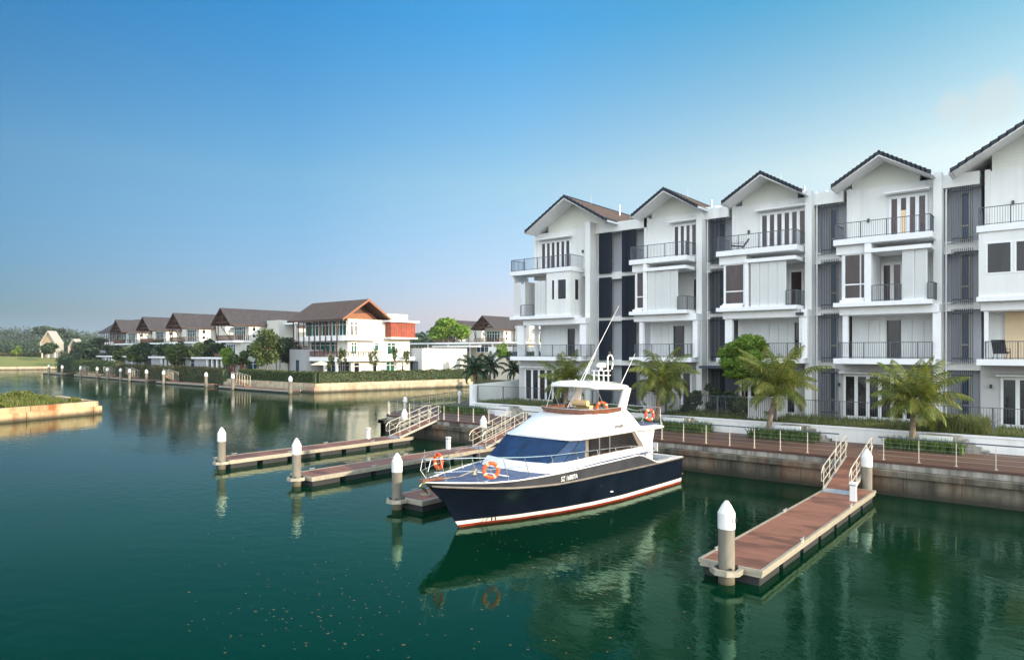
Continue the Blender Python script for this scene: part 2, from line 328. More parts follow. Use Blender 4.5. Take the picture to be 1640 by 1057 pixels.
# ------------------------------------------------------------------ mesh helpers
class MB:
    def __init__(s): s.v = []; s.f = []; s.uv = {}
    def add(s, vs, fs):
        o = len(s.v); s.v += [tuple(v) for v in vs]; s.f += [tuple(i+o for i in f) for f in fs]; return s
    def box(s, x0, x1, y0, y1, z0, z1):
        if x1 < x0: x0, x1 = x1, x0
        if y1 < y0: y0, y1 = y1, y0
        if z1 < z0: z0, z1 = z1, z0
        return s.add([(x0,y0,z0),(x1,y0,z0),(x1,y1,z0),(x0,y1,z0),(x0,y0,z1),(x1,y0,z1),(x1,y1,z1),(x0,y1,z1)],
                     [(0,3,2,1),(4,5,6,7),(0,1,5,4),(1,2,6,5),(2,3,7,6),(3,0,4,7)])
    def prism(s, poly, axis, a, b):
        """poly in the two other axes (order x,y,z without axis), extruded along axis"""
        def p(u, v, t): return {'x': (t, u, v), 'y': (u, t, v), 'z': (u, v, t)}[axis]
        n = len(poly)
        vs = [p(u, v, a) for u, v in poly]+[p(u, v, b) for u, v in poly]
        fs = [tuple(range(n)), tuple(range(2*n-1, n-1, -1))]+[(i, (i+1) % n+0, (i+1) % n+n, i+n) for i in range(n)]
        # orientation fixed later with recalculated normals
        return s.add(vs, [fs[0][::-1], fs[1][::-1]]+fs[2:])
    def tube(s, pts, r, n=8, caps=True, r2=None):
        pts = [Vector(p) for p in pts]; m = len(pts); rings = []
        up = Vector((0, 0, 1))
        for i, p in enumerate(pts):
            d = (pts[min(i+1, m-1)]-pts[max(i-1, 0)]).normalized()
            a = d.cross(up)
            if a.length < 1e-3: a = d.cross(Vector((0, 1, 0)))
            a.normalize(); b = d.cross(a)
            rr = r if r2 is None else r+(r2-r)*i/(m-1)
            if isinstance(r, (list, tuple)): rr = r[i]
            rings.append([p+a*math.cos(2*math.pi*k/n)*rr+b*math.sin(2*math.pi*k/n)*rr for k in range(n)])
        vs = [v for q in rings for v in q]
        fs = [(i*n+k, i*n+(k+1) % n, (i+1)*n+(k+1) % n, (i+1)*n+k) for i in range(m-1) for k in range(n)]
        if caps: fs += [tuple(range(n)), tuple(range((m-1)*n, m*n))]
        return s.add(vs, fs)
    def lathe(s, prof, c=(0, 0, 0), n=20, axis='z'):
        vs = []; 
        for r_, z in prof:
            for k in range(n):
                a = 2*math.pi*k/n
                q = (r_*math.cos(a), r_*math.sin(a), z)
                if axis == 'x': q = (q[2], q[0], q[1])
                if axis == 'y': q = (q[0], q[2], q[1])
                vs.append((q[0]+c[0], q[1]+c[1], q[2]+c[2]))
        m = len(prof)
        fs = [(i*n+k, i*n+(k+1) % n, (i+1)*n+(k+1) % n, (i+1)*n+k) for i in range(m-1) for k in range(n)]
        fs += [tuple(range(n)), tuple(range((m-1)*n, m*n))]
        return s.add(vs, fs)
    def grid(s, rows):
        m, n = len(rows), len(rows[0])
        return s.add([p for r_ in rows for p in r_], [(i*n+k, i*n+k+1, (i+1)*n+k+1, (i+1)*n+k) for i in range(m-1) for k in range(n-1)])
    def torus(s, c, R0, r, axis='x', n=28, k=10, sq=1.0):
        vs = []
        for i in range(n):
            a = 2*math.pi*i/n
            for j in range(k):
                b = 2*math.pi*j/k; rad = R0+r*math.cos(b); h = r*sq*math.sin(b)
                q = (rad*math.cos(a), rad*math.sin(a), h)
                if axis == 'x': q = (q[2], q[0], q[1])
                if axis == 'y': q = (q[0], q[2], q[1])
                vs.append((q[0]+c[0], q[1]+c[1], q[2]+c[2]))
        return s.add(vs, [(i*k+j, ((i+1) % n)*k+j, ((i+1) % n)*k+(j+1) % k, i*k+(j+1) % k) for i in range(n) for j in range(k)])
    def build(s, name, mat, parent=None, smooth=False, bevel=0, keep=False, loc=None, uvs=None):
        me = bpy.data.meshes.new(name)
        off = Vector((0, 0, 0)) if parent is None else root_loc(parent)
        if loc is not None: off = Vector(loc)
        me.from_pydata([(v[0]-off[0], v[1]-off[1], v[2]-off[2]) for v in s.v], [], s.f)
        import bmesh
        bm = bmesh.new(); bm.from_mesh(me)
        if not keep: bmesh.ops.recalc_face_normals(bm, faces=bm.faces)
        if bevel: bmesh.ops.bevel(bm, geom=[e for e in bm.edges if e.is_manifold and e.calc_face_angle(0) > 0.5], offset=bevel, segments=2, affect='EDGES', profile=0.6)
        if smooth:
            for f in bm.faces: f.smooth = True
        bm.to_mesh(me); bm.free()
        if smooth:
            try: me.set_sharp_from_angle(angle=R(28))
            except Exception: pass
        for mm in (mat if isinstance(mat, (list, tuple)) else [mat]): me.materials.append(MATS[mm])
        o = bpy.data.objects.new(name, me); COL.objects.link(o)
        if loc is not None and parent is None: o.location = loc
        if parent is not None: o.parent = parent
        return o
RL = {}
def root_loc(o):
    while o.parent is not None: o = o.parent
    return Vector(o.location) if not RL.get(o.name+'#id') else Vector((0, 0, 0))
def tag(o, label, cat, group=None, kind=None):
    if label: o['label'] = label
    if cat: o['category'] = cat
    if group: o['group'] = group
    if kind: o['kind'] = kind
    return o
def empty(name, loc, label, cat, group=None):
    o = bpy.data.objects.new(name, None); COL.objects.link(o); o.location = loc; o.empty_display_size = 0.3
    return tag(o, label, cat, group)
def struct(o): o['kind'] = 'structure'; return o
def dup(o, loc, label=None, rotz=None, parent=None):
    c = o.copy(); COL.objects.link(c)
    if parent is None:
        c.location = loc
        if rotz is not None: c.rotation_euler = (0, 0, rotz)
        if label: c['label'] = label
    else: c.parent = parent
    for ch in list(o.children): dup(ch, None, parent=c)
    return c
def bx(*a): return MB().box(*a)

def slope_uv(o):
    """uv for roof planes: x = along the eave, y = up the slope"""
    me = o.data; uv = me.uv_layers.new(name='uv')
    for p in me.polygons:
        n = p.normal
        for li in p.loop_indices:
            v = me.vertices[me.loops[li].vertex_index].co
            if abs(n.x) > abs(n.y): uv.data[li].uv = (v.y, (v.z*math.copysign(1, 1))/max(0.2, abs(n.x)))
            else: uv.data[li].uv = (v.x, v.z/max(0.2, abs(n.y)))

def mesh_np(name, verts, faces4, mat, parent=None, loc=(0, 0, 0)):
    me = bpy.data.meshes.new(name); nv, nf = len(verts), len(faces4)
    me.vertices.add(nv); me.vertices.foreach_set('co', np.asarray(verts, dtype=np.float32).ravel())
    k = faces4.shape[1]
    me.loops.add(nf*k); me.loops.foreach_set('vertex_index', faces4.astype(np.int32).ravel())
    me.polygons.add(nf); me.polygons.foreach_set('loop_start', (np.arange(nf)*k).astype(np.int32))
    try: me.polygons.foreach_set('loop_total', np.full(nf, k, dtype=np.int32))
    except Exception: pass
    me.update(calc_edges=True); me.validate()
    me.materials.append(MATS[mat]); o = bpy.data.objects.new(name, me); COL.objects.link(o)
    if parent is not None: o.parent = parent
    else: o.location = loc
    return o

def leaf_quads(centers, size, flat=0.0, aspect=1.7, svar=0.4):
    n = len(centers); s_ = size*(1+svar*(rng.random(n)*2-1))
    a = rng.normal(size=(n, 3)); a[:, 2] *= 0.6; a /= np.linalg.norm(a, axis=1, keepdims=True)+1e-9
    t = rng.normal(size=(n, 3)); t[:, 2] *= (1-flat); b = np.cross(a, t); b /= np.linalg.norm(b, axis=1, keepdims=True)+1e-9
    A = a*(s_*aspect/2)[:, None]; B = b*(s_/2)[:, None]
    v = np.stack([centers-A, centers+B*0.9, centers+A, centers-B*0.9], axis=1).reshape(-1, 3)
    return v, np.arange(4*n).reshape(n, 4)

def blob_points(blobs, n, shell=0.55):
    """points through ellipsoid blobs (cx,cy,cz,rx,ry,rz), denser near each surface"""
    vol = np.array([b[3]*b[4]*b[5] for b in blobs])**0.67; cnt = np.maximum(1, (n*vol/vol.sum()).astype(int)); out_ = []
    for b, c in zip(blobs, cnt):
        d = rng.normal(size=(c, 3)); d /= np.linalg.norm(d, axis=1, keepdims=True)
        rr = shell+(1-shell)*rng.random(c)**0.7; rr *= 1+0.10*rng.normal(size=c)
        out_.append(np.array(b[:3])+d*rr[:, None]*np.array(b[3:6]))
    return np.concatenate(out_)

def make_tree(name, loc, h, rx, label, cat='tree', group=None, leaf='tree_leaf', n=2200, size=0.22, crown_base=0.3, nblob=10, seed=1, rz=None, trunk_r=None, bs=(0.3, 0.5), qm=0.72, fl=0.8):
    r_ = random.Random(seed)
    root = empty(name, loc, label, cat, group)
    tr = trunk_r or max(0.05, h*0.018); top = Vector((r_.uniform(-.2, .2), r_.uniform(-.2, .2), h*0.75))
    mb = MB(); base = Vector((0, 0, -0.1)); mid = Vector((top.x*0.4+r_.uniform(-.1, .1), top.y*0.3, h*0.38))
    mb.tube([base, mid, top], tr, 7, r2=tr*0.35)
    blobs = []
    rz = rz or h*(1-crown_base)/2
    cz = h-rz
    for i in range(nblob):
        a = r_.uniform(0, 6.283); q = r_.uniform(0.25, qm)
        zz = cz+r_.uniform(-0.62, 0.62)*rz; k = math.sqrt(max(0.15, 1-((zz-cz)/rz)**2))
        c_ = Vector((math.cos(a)*rx*q*k, math.sin(a)*rx*q*k, zz)); s_ = r_.uniform(*bs)
        blobs.append((c_.x, c_.y, c_.z, rx*s_, rx*s_, rz*s_*fl))
        st = mid.lerp(top, r_.uniform(0, 0.8)); mb.tube([st, st.lerp(c_, 0.5)+Vector((0, 0, 0.1*rz)), c_], tr*0.4, 5, r2=tr*0.12)
    o = mb.build('trunk', 'bark', root, smooth=True, loc=(0, 0, 0)); o.location = (0, 0, 0)
    pts = blob_points(blobs, n); v, f = leaf_quads(pts, size)
    mesh_np('crown', v, f, leaf, root)
    return root
# MB.build with parent subtracts the root's world location; trees are already local so pass loc=(0,0,0)

# ================================================================== THE SETTING
def sheet(name, pts, z, mat, kind='structure'):
    o = MB().add([(x, y, z) for x, y in pts], [tuple(range(len(pts)))]).build(name, mat)
    o['kind'] = kind; return o
o = struct(MB().add([(-1700, -300, 0), (600, -300, 0), (600, 1400, 0), (-1700, 1400, 0)], [(0, 1, 2, 3)]).build('water', 'water'))

DZ = 1.45      # promenade deck level
QX = -42.2     # left end of the quay
# solid ground under promenade, gardens and houses (own bank), sheet reaches far inland
LAND = [(QX+0.3, 35.1), (40, 35.1), (40, 95), (-70, 95), (-60.0, 88), (-53, 68), (-47.6, 51), (-46.2, 43), (-43.6, 36.3)]
g_ = MB(); 
def solid(poly, z0, z1):
    return MB().prism(poly, 'z', z0, z1)
o = struct(solid(LAND, -1.5, 1.40).build('ground', 'soil'))
# promenade boards
PR = [(QX+0.42, 35.02), (40, 35.02), (40, 41.0), (-38.35, 41.0), (-38.6, 52), (-47.4, 52), (-46.1, 43.0), (-43.4, 36.4)]
o = struct(solid(PR, 1.30, DZ).build('promenade', 'promenade_boards'))
# quay wall: panels, projecting capping beam and set-back kerb beam
qw = empty('quay_wall', (QX, 34.5, 0), 'long stained grey concrete quay wall with a projecting cap, behind the motor yacht', 'quay wall')
qb = MB(); qb.box(QX+0.1, 40, 34.42, 35.0, -2.0, 0.86)
qb.prism([(QX+0.1, 34.42), (QX+0.1+0.6, 34.42), (-43.1+0.6, 36.3), (-45.6+0.6, 43), (-47.1+0.6, 51), (-52.5+.6, 68), (-59.5+.6, 88), (-59.5, 88), (-52.5, 68), (-47.1, 51), (-45.6, 43), (-43.1, 36.3)], 'z', -2.0, 0.86)
qb.build('wall_panel', 'quay_concrete', qw)
cp = MB(); cp.box(QX-0.05, 40, 34.27, 34.99, 0.86, 1.12)
cp.prism([(QX-0.05, 34.27), (QX+0.7, 34.27), (-42.6, 36.3), (-45.1, 43), (-46.6, 51), (-52, 68), (-59, 88), (-59.6, 88), (-52.6, 68), (-47.25, 51), (-45.75, 43), (-43.25, 36.3)], 'z', 0.861, 1.118)
cp.build('capping_beam', 'quay_concrete', qw, bevel=0.02)
MB().box(QX+0.4, 40, 34.80, 35.015, 1.12, 1.375).build('kerb_beam', 'step_stone', qw)
MB().box(QX+0.35, 40, 34.77, 35.06, 1.376, 1.462).build('edge_board', 'dark_wood', qw)

# ---- far peninsula (left middle of the photo)
FP = [(-87.6, 92), (-93.4, 63.9), (-121, 64.6), (-200, 66.4), (-234, 71.6), (-260, 101), (-262, 260), (-40, 260), (-40, 95), (-70, 95), (-87.2, 94)]
o = struct(solid(FP, -1.5, 1.9).build('peninsula_ground', 'ground_cover'))
fq = empty('far_quay_wall', (-92, 61.8, 0), 'pale sunlit two-step stone quay wall below the clipped hedge on the far shore', 'quay wall')
fw = MB()
def wallrun(mb, pts, t, z0, z1):
    for (a, b) in zip(pts, pts[1:]):
        a = Vector(a); b = Vector(b); d = (b-a).normalized(); n_ = Vector((-d.y, d.x))*t
        e = d*0.0
        mb.prism([tuple(a-e), tuple(b+e), tuple(b+n_), tuple(a+n_)], 'z', z0, z1)
FQ = [(-85.8, 92), (-91.7, 61.75), (-200, 64.2), (-236.3, 69.7), (-262, 100)]
wallrun(fw, FQ, -0.8, -1.5, 0.92)
fw.build('lower_wall', 'far_quay_concrete', fq)
f2 = MB(); FQ2 = [(-86.4, 92), (-92.3, 62.35), (-200, 64.8), (-236.0, 70.3), (-261.5, 100)]
wallrun(f2, FQ2, -0.8, 0.90, 1.42); f2.build('upper_wall', 'far_quay_concrete', fq)
# far field with a bank rising from the water, and land out to the horizon
xs = []
def shore(t): return (-292+12*t, 62+36*t)         # t from -? to 1
rows = []
prof = [(-0.5, -1.0), (0.0, 0.9), (14, 1.15), (30, 2.2), (50, 3.6), (66, 4.3), (160, 4.6), (1150, 5.0)]
dirv = Vector((-0.90, 0.42))
for d_, z in prof:
    rows.append([(shore(t)[0]+dirv.x*d_+(-0.2*d_ if t < -3 else 0), shore(t)[1]+dirv.y*d_+(t*d_*0.35), z+0.25*math.sin(t*3+d_*.05)*(1 if d_ > 10 else 0)) for t in [x*0.25 for x in range(-24, 28)]])
o = struct(MB().grid(rows).build('far_field', 'field_grass', smooth=True))
fb = MB(); P_ = [(shore(t)[0]+0.3, shore(t)[1]) for t in [x*0.5 for x in range(-12, 13)]]
wallrun(fb, P_[::-1], 0.7, -1.5, 1.12)
fb = tag(fb.build('bank_wall', 'far_quay_concrete'), 'low pale wall along the foot of the green field at the far left shore', 'bank wall')
# land behind everything out to the horizon
sheet('far_ground', [(-1000, 262), (-1000, 1390), (590, 1390), (590, 96), (-38, 96), (-38, 262)], 1.85, 'ground_cover')

# ---- small island with quay at the left edge
IS = [(-68.4, -2.0), (-74.75, 17.4), (-78.4, 27.0), (-92.0, 27.6), (-104, 20), (-108, -2)]
o = struct(solid([(x-0.5, y-0.35) for x, y in IS], -1.5, 1.18).build('island_ground', 'soil'))
iw = empty('island_quay_wall', (-78.4, 27, 0), 'short sunlit quay wall with orange rust stains at the left edge of the photo', 'quay wall')
a = MB(); wallrun(a, [(-68.4, -2.0), (-74.75, 17.4), (-78.4, 27.0), (-92.0, 27.6)], 0.7, -1.5, 0.80); a.build('lower_wall', 'island_concrete', iw)
a = MB(); wallrun(a, [(-68.7, -2.0), (-75.05, 17.5), (-78.6, 26.7), (-92.0, 27.3)], 0.6, 0.79, 1.3); a.build('upper_wall', 'island_concrete', iw)
def blades(name, pts, h, wd, mat, lean=0.35, parent=None, hv=0.4):
    n = len(pts); hh = h*(1-hv+2*hv*rng.random(n)); a = rng.random(n)*6.283; ln = lean*hh*rng.random(n)
    b = np.asarray(pts, dtype=float); d = np.stack([np.cos(a), np.sin(a), 0*a], 1); p = np.stack([-np.sin(a), np.cos(a), 0*a], 1)*(wd/2)
    up = np.array([0, 0, 1.0])
    mid = b+up*(hh*0.6)[:, None]+d*(ln*0.35)[:, None]; tip = b+up*hh[:, None]+d*ln[:, None]
    v = np.stack([b-p, b+p, mid+p, mid-p, tip+p*0.1, tip-p*0.1], 1).reshape(-1, 3)
    k = np.arange(n)*6
    f = np.concatenate([np.stack([k, k+1, k+2, k+3], 1), np.stack([k+3, k+2, k+4, k+5], 1)])
    return mesh_np(name, v, f, mat, parent)
n = 9000
t = rng.random(n); q = rng.random(n)**1.2
ex = -68.9+(-78.8+68.9)*t; ey = -2+(28.6-2)*t
pts = np.stack([ex-0.7-q*20, np.minimum(ey, 26.3)+q*1.0*0, np.full(n, 1.15)+0.30*np.sin(ex*1.3+q*9)*0], 1)
pts = pts[pts[:, 1] > 4]
o = blades('island_grass', pts, 0.42, 0.07, 'wild_grass', 0.7, hv=0.55); tag(o, None, None, kind='stuff')
bl = []
for i in range(46):
    tt = random.uniform(0.25, 1); x = -68.9-9.9*tt-random.uniform(1.0, 16); y = -2+28.4*tt-random.uniform(0, 1)
    r0 = random.uniform(0.4, 1.1); bl.append((x, y, 1.2+r0*0.35, r0, r0, r0*0.6))
v, f = leaf_quads(blob_points(bl, 26000), 0.13); o = mesh_np('island_scrub', v, f, 'wild_grass'); tag(o, None, None, kind='stuff')

# ================================================================== TOWNHOUSES
def louvre(mb, x0, x1, z0, z1, y=46.3, n=11, dep=0.17):
    for i in range(n):
        x = x0+(x1-x0)*i/(n-1); mb.box(x-0.014, x+0.014, y-dep/2, y+dep/2, z0, z1)
    for z in (z0+0.3, z1-0.3): mb.box(x0, x1, y+dep/2-0.0, y+dep/2+0.03, z-0.03, z+0.03)
def rail(x0, x1, y0, z0, h, yb=None, yb2=None, step=0.115):
    """thin-bar railing: front run, with optional returns to yb at x0 and yb2 at x1"""
    mb = MB(); r_ = 0.008
    mb.box(x0, x1, y0-0.025, y0+0.025, z0+h-0.04, z0+h); mb.box(x0, x1, y0-0.015, y0+0.015, z0+0.06, z0+0.09)
    n = max(2, int((x1-x0)/step))
    for i in range(n+1):
        x = x0+(x1-x0)*i/n; t = 0.028 if i in (0, n) or i % 12 == 0 else r_
        mb.box(x-t, x+t, y0-t, y0+t, z0, z0+h-0.04)
    for xx, yy in ((x0, yb), (x1, yb2)):
        if yy is None: continue
        m_ = max(2, int(abs(yy-y0)/step)); mb.box(xx-0.025, xx+0.025, y0, yy, z0+h-0.039, z0+h+0.001)
        for i in range(1, m_+1):
            y = y0+(yy-y0)*i/m_; mb.box(xx-r_, xx+r_, y-r_, y+r_, z0, z0+h-0.04)
    return mb
def french(root, x0, x1, y, z0, z1, n, glass='glass', sub='french_door'):
    """row of n glazed leaves with white frames on wall plane y (facing -Y)"""
    fr = MB(); t = 0.085; f_ = 0.07
    fr.box(x0-0.06, x1+0.06, y-f_, y+0.05, z1, z1+0.09); fr.box(x0-0.06, x1+0.06, y-f_, y+0.05, z0-0.04, z0+0.05)
    w_ = (x1-x0)/n
    for i in range(n+1):
        x = x0+w_*i; k = t*(0.75 if i in (0, n) else 1.15); fr.box(x-k, x+k, y-f_-0.01, y+0.045, z0+0.051, z1-0.001)
    for i in range(n):
        fr.box(x0+w_*i+t, x0+w_*(i+1)-t, y-f_+0.01, y+0.04, z0+0.05, z0+0.14); fr.box(x0+w_*i+t, x0+w_*(i+1)-t, y-f_+0.01, y+0.04, z1-0.07, z1+0.001)
    o = fr.build(sub, 'trim', root)
    g = MB().box(x0, x1, y-0.03, y-0.015, z0, z1).build('pane', glass, o)
    return o
def canopy(root, x0, x1, y, z, d=0.62):
    MB().prism([(y-d, z), (y-d, z+0.09), (y+0.02, z+0.17), (y+0.02, z-0.0)], 'x', x0, x1).build('door_canopy', 'trim', root)
def wall_lamp(root, x, y, z):
    m_ = MB().box(x-0.06, x+0.06, y-0.13, y+0.01, z-0.11, z+0.11); m_.build('wall_lamp', 'dark_metal', root, bevel=0.012)
def gable_roof(root, xc, hw, y0, y1, ze, zr, mat, soffit='trim', courses=11, edge='verge_tile', gutter=True, th=0.16):
    """ridge along Y; stepped tile courses; verge, soffit, gutters"""
    k = (zr-ze)/hw; tl = MB(); vg = MB(); sf = MB()
    for s_ in (-1, 1):
        for i in range(courses):
            a0 = hw*(1-i/courses)+0.05; a1 = hw*(1-(i+1)/courses)-0.03
            if a1 < 0: a1 = 0
            z0 = zr-k*a0; z1 = zr-k*a1
            P4 = [(xc+s_*a0, z0+0.075), (xc+s_*a1, z1+0.03), (xc+s_*a1, z1-0.05), (xc+s_*a0, z0-0.0)]
            tl.prism(P4, 'y', y0+0.12, y1)
            vg.prism([(P4[0][0], P4[0][1]+0.07), (P4[1][0], P4[1][1]+0.03), (P4[2][0], P4[2][1]-0.10), (P4[3][0], P4[3][1]-0.12)], 'y', y0-0.02, y0+0.119)
        sf.prism([(xc+s_*hw*0.985, zr-k*hw*0.985-0.03), (xc, zr-0.06), (xc, zr-0.06-th), (xc+s_*hw*0.985, zr-k*hw*0.985-0.03-th*0.75)], 'y', y0, y1)
    vg.tube([(xc, y0-0.02, zr+0.05), (xc, y1, zr+0.05)], 0.075, 8)
    o = tl.build('roof', mat, root); slope_uv(o)
    vg.build('verge', edge, o); sf.build('soffit', soffit, o)
    if gutter:
        g = MB()
        for s_ in (-1, 1): g.box(xc+s_*(hw-0.02), xc+s_*(hw+0.12), y0+0.02, y1, ze-0.17, ze-0.03)
        g.build('gutter', 'trim', o)
    return o

def townhouse(xr, label, cfg):
    root = empty('townhouse', (xr, 46.5, 2.25), label, 'townhouse', 'white four-storey gabled townhouses along the quay')
    c = lambda v: xr+v
    Lw, Rw = cfg.get('L', -2.25), cfg.get('R', 2.5)
    yF4 = 46.3; yB = cfg.get('yB', 46.7); FL = cfg.get('F1L', -2.9)
    S2 = cfg.get('S', 1.85)     # width of strip right of the fin
    hw = cfg.get('hw', 2.6); rz = cfg.get('rz', 18.3); sid = cfg.get('sid', 1.85)
    finw = cfg.get('finw', 0.42); fx = Rw
    wl = MB()
    wl.box(c(Lw), c(Rw), yF4, 58, 12.651, 16.62)
    wl.box(c(Lw+0.02), c(Rw), yB+0.3, 57.98, 5.9, 12.65)
    MB().box(c(FL), c(Rw-.001), cfg.get('yF1', 46.5), 57.96, 2.0, 5.76).build('ground_floor_wall', 'pale_grey_wall', root)
    wl.box(c(fx), c(fx+finw), cfg.get('finY', 45.7), 48.0, 1.4, 16.86)
    wl.box(c(fx), c(fx+finw), 48.0, 57.9, 1.4, 16.3)
    wl.box(c(Lw-0.12), c(Lw+0.13), 46.2, 46.45, 12.652, 16.7)
    MB().prism([(46.4, 16.3), (50.5, 16.3), (50.5, 16.5), (48.8, 17.35), (48.2, 17.3), (46.4, 16.9)], 'x', c(fx+0.02), c(fx+finw+0.18)).build('parapet_cap', 'trim', root)
    # strip spandrels and parapet
    if S2:
        a, b = fx+finw, fx+finw+S2
        for z0, z1, yy in ((5.42, 5.86, 46.55), (8.92, 9.32, 46.56), (12.28, 12.84, 46.55), (15.98, 16.72, 46.2)):
            wl.box(c(a), c(b), yy, 47.75, z0, z1)
        wl.box(c(a), c(b), 47.75, 57.8, 15.98, 16.3)
        for z in (12.18, 12.80, 8.84, 9.28, 5.80): wl.box(c(a), c(a+0.5), 46.45, 47.6, z, z+0.09)
    w_o = wl.build('wall', 'white_wall', root)
    if S2:
        MB().box(c(a), c(b), 47.1, 57.5, 1.9, 16.0).build('recess_wall', 'grey_wall', root)
        levels = ((2.3, 5.42), (5.80, 8.98), (9.2, 12.42), (12.72, 16.02))
        for (l0, l1) in cfg.get('louvres', ((a+0.42, a+1.42),)):
            for z0, z1 in levels:
                m_ = MB(); louvre(m_, c(l0), c(l1), z0, z1, dep=cfg.get('dep', 0.07)); lo = m_.build('louvre_screen', 'louvre_dark' if cfg.get('dep') else 'louvre', root)
                wx = c(l0+(l1-l0)*0.56); q = MB().box(wx-0.17, wx+0.17, 47.02, 47.11, z0+0.35, z1-0.35)
                wf = MB(); 
                for xx in (wx-0.2, wx+0.2): wf.box(xx-0.03, xx+0.03, 46.97, 47.11, z0+0.3, z1-0.3)
                wf.box(wx-0.23, wx+0.23, 46.97, 47.11, z1-0.3, z1-0.24); wf.box(wx-0.23, wx+0.23, 46.97, 47.11, z0+0.24, z0+0.3)
                wf.box(wx-0.17, wx+0.17, 46.96, 47.105, z0+1.05, z0+1.13)
                wo = wf.build('strip_window', 'aluminium', root); q.build('pane', 'glass_blue', wo)
    if S2: MB().tube([(c(a+0.12), 46.42, 16.0), (c(a+0.12), 46.42, 2.2)], 0.045, 8).build('downpipe', 'trim', root)
    # ---- F4
    tri = MB().prism([(c(-sid), 16.5), (c(sid), 16.5), (c(sid), rz-(rz-16.7)/hw*sid-0.1), (c(0), rz-0.1), (c(-sid), rz-(rz-16.7)/hw*sid-0.1)], 'y', 46.36, 57.7)
    tri.build('gable_wall', 'siding', root)
    gable_roof(root, c(0), hw, 44.6, 58.3, cfg.get('ez', 16.7), rz, 'roof_tile_grey')
    d0, d1, nd = cfg['d4']
    french(root, c(d0), c(d1), yF4, 13.4, 15.8, nd, cfg.get('g4', 'glass_brown'))
    canopy(root, c(d0-0.25), c(d1+0.2), yF4, 16.0)
    sl0, sl1 = cfg['slab4']
    def SB(nm, *a): MB().box(*a).build(nm, 'trim', root, bevel=0.015)
    SB('balcony_slab', c(sl0), c(sl1), 44.32, 46.29, 12.95, 13.3)
    SB('beam', c(sl0+0.1), c(min(sl1, cfg['bay'][0])), 44.62, 46.6, 12.4, 12.949)            # deep beam over the glazing
    SB('bay_roof', c(cfg['bay'][0]), c(sl1-0.06), 44.30, 46.6, 12.36, 12.60) if cfg.get('baytop', True) else None
    SB('balcony_slab', c(sl0), c(cfg.get('sl3', sl1)), 44.30, 46.99, 9.2, 9.46)
    SB('beam', c(Lw-0.2), c(fx+finw-0.01), 44.78, 46.98, 8.72, 9.199)
    SB('balcony_slab', c(cfg.get('sl2', sl0)), c(Rw+0.25), 44.35, 46.75, 5.75, 6.08)
    h = 1.0
    rail(c(sl0+0.12), c(sl1-0.1), 44.42, 13.3, h, 46.3, 46.3).build('balcony_railing', 'railing', root)
    # ---- F3
    bay0 = c(cfg['bay'][0])
    sd = MB(); sd.box(c(Lw-0.05) if Lw > sl0+0.3 else c(sl0+0.2), c(Lw-0.05)+0.1 if Lw > sl0+0.3 else c(sl0+0.3), 44.7, 47.0, 9.46, 12.4)
    sd.build('wall', 'white_wall', root)
    for it in cfg['f3']:
        k, x0, x1 = it[0], c(it[1]), c(it[2])
        if k == 'win':
            fr = MB(); y = 44.72; z0, z1 = 9.74, 12.4
            fr.box(x0-0.12, x1+0.02, y-0.12, y+0.3, 9.46, z0)                   # sill
            fr.box(x0-0.2, x1, y-0.3, y-0.12, 9.46, 9.62)
            for xx in (x0, x1): fr.box(xx-0.05, xx+0.05, y-0.05, y+0.05, z0, z1)
            fr.box(x0, x1, y-0.045, y+0.045, z1-0.06, z1); fr.box(x0, x1, y-0.04, y+0.04, z0+0.78, z0+0.86)
            for mu in it[3] if len(it) > 3 else (): fr.box(c(mu)-0.035, c(mu)+0.035, y-0.042, y+0.042, z0, z1)
            wo = fr.build('corner_window', 'trim', root)
            MB().box(x0, x1, y-0.012, y, z0, z1).build('pane', 'glass_brown', wo)
            cm = MB(); nn = 24
            for cx0, cx1 in ((x0+0.1, x0+(x1-x0)*0.85),):
                rows_ = []
                for j in range(9):
                    zz = z0+0.4+(z1-z0-0.4)*j/8; f_ = (1-j/8)**1.5
                    rows_.append([(cx0+(cx1-cx0)*(f_*0.62+(1-f_*0.62)*i/nn), y+0.18+0.03*math.sin(i*1.4), zz) for i in range(nn+1)])
                cm.grid(rows_)
            cm.build('curtain', 'curtain', root, smooth=True, keep=True)
        elif k == 'frame':
            MB().box(x0, x1, 44.36, 46.9, 9.461, 12.96 if (len(it) > 3) else 12.36).build('bay_frame', 'trim', root, bevel=0.01)
        elif k == 'shutter':
            n_ = max(1, round((x1-x0)/0.6)); w_ = (x1-x0)/n_
            for i in range(n_):
                mb = MB(); a0, a1 = x0+w_*i+0.012, x0+w_*(i+1)-0.012
                mb.box(a0, a1, 44.52+0.02*(i % 2), 44.57+0.02*(i % 2), 9.47, 12.34)
                z = 9.6
                while z < 12.25: mb.box(a0+0.06, a1-0.06, 44.495+0.02*(i % 2), 44.52+0.02*(i % 2), z, z+0.062); z += 0.085
                mb.build('shutter', 'shutter', root)
        elif k == 'open':
            if len(it) > 4:
                french(root, c(it[3]), c(it[4]), 46.98, 9.5, 11.9, it[5], 'glass_brown')
            rail(x0+0.02, x1-0.02, 44.46, 9.46, 0.98, None, 46.9 if it[-1] == 'ret' else None).build('balcony_railing', 'railing', root)
        elif k == 'solid':      # white box with punched windows
            mb = MB(); zs = (9.46, 10.72, 12.32, 12.95); wins = it[3]; xx = x0
            mb.box(x0, x1, 44.42, 44.60, zs[0], zs[1]); mb.box(x0, x1, 44.42, 44.60, zs[2], zs[3])
            for (wa, wb) in wins: mb.box(xx, c(wa), 44.42, 44.60, zs[1], zs[2]); xx = c(wb)
            mb.box(xx, x1, 44.42, 44.60, zs[1], zs[2])
            ws = it[4] if len(it) > 4 else None     # slit in the right side wall
